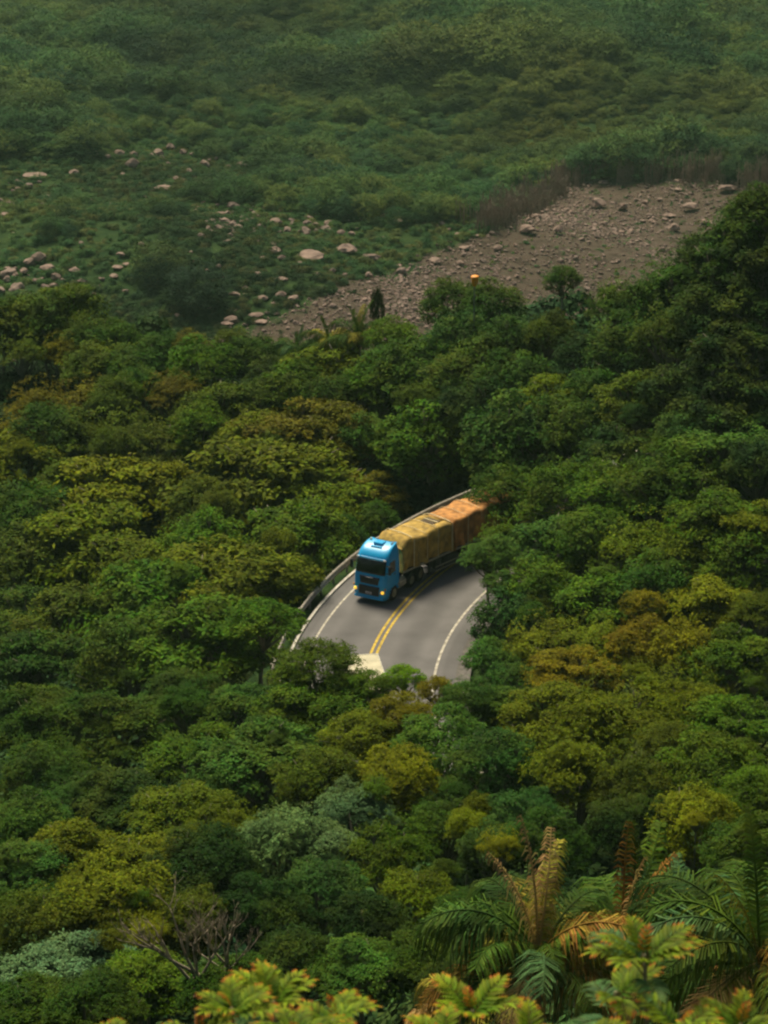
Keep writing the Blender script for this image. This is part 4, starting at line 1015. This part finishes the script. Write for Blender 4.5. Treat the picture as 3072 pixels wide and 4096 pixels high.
    bmesh_obj('chassis', lambda b: (bx(b, -5.6, -.4, -.45, -.33, .72, .98, .01), bx(b, -5.6, -.4, .33, .45, .72, .98, .01), bx(b, -4.7, -3.6, -.5, .5, .98, 1.44, .03), bx(b, -2.6, -2.1, -.9, .9, .98, 1.25, .05), bx(b, -.6, -.3, -.9, .9, .4, .7, .03)), FRAME, root)
    # trailer: its own frame, turned at the kingpin
    thT = R(41); M = Matrix.Translation((-4.05, .34, 0)) @ Matrix.Rotation(-(thT - th), 4, 'Z')
    def T(o): o.matrix_local = M; return o
    X0, XM, X1 = 1.35, -3.85, -11.6
    T(bmesh_obj('trailer_bed', lambda b: (bx(b, X1, X0, -1.16, 1.16, 1.46, 1.60, .02), bx(b, X1, -.9, -.48, -.36, 1.06, 1.46, .01), bx(b, X1, -.9, .36, .48, 1.06, 1.46, .01), [bx(b, x, x + .12, -1.1, 1.1, 1.32, 1.46, .01) for x in np.arange(X1 + .3, X0, 1.3)], bx(b, X1 - .05, X1 + .05, -1.1, 1.1, .45, .6, .02), bx(b, X1, X1 + .1, -.5, -.4, .5, 1.46, .01), bx(b, X1, X1 + .1, .4, .5, .5, 1.46, .01)), FRAME, root))
    for s in (-1, 1):
        T(bmesh_obj('side_rail', lambda b: bx(b, X1, X0, min(s * 1.165, s * 1.20), max(s * 1.165, s * 1.20), 1.44, 1.60, .01), RAIL, root))
        T(bmesh_obj('landing_leg', lambda b: (bx(b, -1.9, -1.78, s * .7 - .06, s * .7 + .06, .35, 1.46, .01), bx(b, -2.0, -1.68, s * .7 - .12, s * .7 + .12, .30, .36, .01)), FRAME, root))
        T(bmesh_obj('side_guard', lambda b: [bx(b, -6.9, -2.0, min(s * 1.10, s * 1.14), max(s * 1.10, s * 1.14), z, z + .09, .01) for z in (.5, .78)], RAIL, root))
        T(bmesh_obj('toolbox_and_filler', lambda b: (bx(b, -4.4, -3.0, s * .92 - .2, s * .92 + .2, .55, 1.25, .03), bx(b, -6.6, -4.7, s * .88 - .2, s * .88 + .2, .80, 1.40, .03), bx(b, -2.6, -2.1, s * .9 - .2, s * .9 + .2, .6, 1.3, .05)), FRAME, root))  # toolbox, with extra dark boxes added so the space below the bed stays dark
        for ax in (-7.6, -8.85, -10.1): make_wheel(root, ax, s * .90, .5, .52, s, M)
    def load_top(x, y):
        t = (X0 - x)
        z = 3.56 - .42 * max(0, 1 - t / .75) ** 1.5 + .05 * math.sin(x * 1.7) + .06 * noise.noise(Vector((x * .8, y * 1.2, 3)))
        z -= .10 * max(0, 1 - abs(x - XM) / .35)
        if x < XM: z += .04
        if -3.45 < x < -2.35 and -.75 < y < .55: z -= .16
        return z
    def cover(name, xa, xb, m, seed):
        xs_ = np.linspace(xa, xb, int(abs(xa - xb) / .10)); V = []; F = []; sec = 34
        for x in xs_:
            end = max(0, 1 - min(abs(x - xa), abs(x - xb)) / .25)
            for j in range(sec):
                u = j / (sec - 1) * 2 - 1
                if abs(u) < .42: y = u / .42 * .98; z = load_top(x, y) + .05 * (1 - (y / 1.0) ** 2) - .10 * end; 
                else:
                    s = 1 if u > 0 else -1; q = (abs(u) - .42) / .58
                    zt = load_top(x, s) ; z = zt - .10 * end - q * (zt - 1.56) ; rr = min(1, q / .10); y = s * (.98 + .16 * math.sin(rr * math.pi / 2)); z = zt - .10 * end - (1 - math.cos(rr * math.pi / 2)) * .10 - max(0, q - .10) / .9 * (zt - .1 - 1.55)
                    fold = .10 * math.sin(x * 5.2 + 1.6 * math.sin(x * 1.3 + seed) + q * .8 * s) * q + .16 * noise.noise(Vector((x * 1.1, z * 1.0, seed + s)))+ .05 * math.sin(q * math.pi)
                    y += s * fold - s * .05 * end
                V.append((x + .02 * noise.noise(Vector((j * .5, x, seed))), y, z))
        n_ = len(xs_)
        for k in range(n_ - 1):
            for j in range(sec - 1): F.append((k * sec + j, k * sec + j + 1, (k + 1) * sec + j + 1, (k + 1) * sec + j))
        F.append(tuple(range(sec))); F.append(tuple((n_ - 1) * sec + j for j in range(sec))[::-1])
        return T(new_obj(name, np_mesh(name, V, F, [m], smooth=True), root))
    t1 = simple('faded yellow-ochre tarpaulin', (.37, .235, .045), .9, nscale=2.2, namp=.5, bump=1.0)
    t2 = simple('faded orange tarpaulin', (.42, .185, .045), .9, nscale=2.2, namp=.45, bump=1.0)
    T(bmesh_obj('underbody_filler', lambda b: (bx(b, -6.8, -2.2, -.6, .6, .62, 1.40, .05), bx(b, -10.9, -7.0, -.5, .5, .45, 1.3, .05), [bx(b, ax - .5, ax + .5, s * .9 - .28, s * .9 + .28, 1.08, 1.12, .01) for ax in (-7.6, -8.85, -10.1) for s in (-1, 1)]), FRAME, root))  # dark bulk boxes added against sunlight passing under the trailer; plates over its wheels
    c1 = cover('tarpaulin', X0, XM + .02, t1, 1); c1['label'] = 'yellow-ochre front tarpaulin'
    c2 = cover('tarpaulin', XM - .02, X1, t2, 7); c2['label'] = 'orange rear tarpaulin'
    rope = simple('pale rope', (.62, .52, .30), .8)
    def make_rope(x, w_=.022, y0=-1.16, y1=1.16):
        V = []; F = []; P = []
        for s, zz in ((-1, np.linspace(1.58, 3.5, 8)),): P += [(x, -1.27, z) for z in zz]
        P += [(x + .04 * math.sin(y * 2), y, load_top(x, y) + .09 + .05 * (1 - y * y)) for y in np.linspace(-1.02, 1.02, 13)]
        P += [(x, 1.27, z) for z in np.linspace(3.5, 1.58, 8)]
        tube(V, F, P, [w_] * len(P), 5); T(new_obj('rope', np_mesh('rope', V, F, [rope], smooth=True), root))
    for x, w_ in ((.35, .035), (-1.0, .02), (-2.1, .02), (-3.55, .04), (-5.2, .018), (-6.6, .02), (-8.3, .035), (-10.2, .03)): make_rope(x, w_)
    T(bmesh_obj('folded_tarpaulin', lambda b: (bx(b, -2.86, -2.50, -.70, .48, 3.40, 3.55, .06), bx(b, -3.36, -3.02, -.70, .48, 3.40, 3.55, .06)), simple('dark brown folded cloth', (.075, .05, .025), .9, nscale=9, namp=.5), root))
    T(bmesh_obj('plank', lambda b: bx(b, -2.99, -2.90, -.72, .50, 3.50, 3.59, .01), rope, root))
    T(bmesh_obj('pole', lambda b: bx(b, -11.3, -9.0, -1.0, -.92, 3.72, 3.80, .01), simple('pale grey metal pole', (.42, .40, .36), .5, .3), root))
blue_truck()

# ------------------------------------------------------------------ cream box truck ahead, mostly behind the trees
def box_truck():
    th = R(-8); hd = Vector((-math.sin(th), -math.cos(th), 0)); rr = at_z(1511, 2615, 3.15)
    W = 1.12; side = Vector((-hd.y, hd.x, 0))      # left of travel
    back = Vector((rr.x, rr.y, 0)) - side * W
    root = empty('box_truck', back + hd * 6.9, math.atan2(hd.y, hd.x))
    tag(root, 'cream box truck half hidden by leaves, seen from above ahead of the blue truck', 'truck')
    cream = simple('cream painted box body', (.42, .37, .24), .7, nscale=1.2, namp=.25)
    bmesh_obj('box_body', lambda b: (bx(b, -6.9, -1.9, -W, W, .95, 3.15, .03), bx(b, -6.92, -6.88, -W + .05, W - .05, 1.0, 3.05, .01)), cream, root)
    bmesh_obj('roof_trim', lambda b: (bx(b, -6.93, -1.87, W - .02, W + .02, 3.06, 3.17, .008), bx(b, -6.93, -1.87, -W - .02, -W + .02, 3.06, 3.17, .008), bx(b, -6.94, -6.88, -W + .03, W - .03, 3.06, 3.17, .008)), simple('pale trim', (.5, .47, .38), .5), root)
    wh = simple('off-white cab paint', (.55, .50, .42), .4, coat=.4)
    def cab(b):
        r = bmesh.ops.create_cube(b, size=1)
        for v in r['verts']:
            top = v.co.z > 0; fr = v.co.x > 0
            v.co = Vector((((-.30 if top else 0) if fr else -1.75), v.co.y * 2 * (.92 if top else 1.0), 2.35 if top else .45))
        bmesh.ops.bevel(b, geom=b.edges[:], offset=.10, segments=3, affect='EDGES')
    bmesh_obj('cab', cab, wh, root, True)
    ws = [(-.135, -.78, 1.35), (-.135, .78, 1.35), (-.29, .76, 2.15), (-.29, -.76, 2.15)]
    o = new_obj('windscreen', np_mesh('windscreen', [(x + .03, y, z) for x, y, z in ws], [(0, 1, 2, 3)], [GLASS]), root); md = o.modifiers.new('t', 'SOLIDIFY'); md.thickness = .03
    bmesh_obj('chassis', lambda b: bx(b, -6.7, -.3, -.4, .4, .55, .9, .02), FRAME, root)
    bmesh_obj('bumper', lambda b: bx(b, -.1, .1, -.98, .98, .38, .62, .03), BLACK, root)
    for s in (-1, 1):
        bmesh_obj('headlight', lambda b: bx(b, -.03, .05, s * .75 - .15, s * .75 + .15, .72, .90, .02), CHROME, root)
        bmesh_obj('mirror', lambda b: bx(b, -.25, -.15, s * 1.12 - .08, s * 1.12 + .08, 1.5, 1.95, .02), BLACK, root)
        make_wheel(root, -.95, s * .85, .42, .24, s); make_wheel(root, -5.3, s * .80, .42, .42, s)
box_truck()

# ------------------------------------------------------------------ haze over the whole place
def haze():
    bm = bmesh.new(); bmesh.ops.create_cube(bm, size=1)
    for v in bm.verts: v.co = Vector((v.co.x * 4700, 1750 + v.co.y * 4400, -10 + v.co.z * 175))
    me = bpy.data.meshes.new('haze'); bm.to_mesh(me); bm.free()
    m = bpy.data.materials.new('thin valley haze'); m.use_nodes = True; n = m.node_tree.nodes
    n.remove(n['Principled BSDF']); v = n.new('ShaderNodeVolumePrincipled')
    v.inputs['Color'].default_value = (.52, .80, .62, 1); v.inputs['Density'].default_value = .00009; v.inputs['Anisotropy'].default_value = .1
    m.node_tree.links.new(v.outputs[0], n['Material Output'].inputs['Volume']); me.materials.append(m)
    o = new_obj('haze', me); tag(o, 'thin greenish haze lying over the valley', 'haze', kind='stuff')
haze()
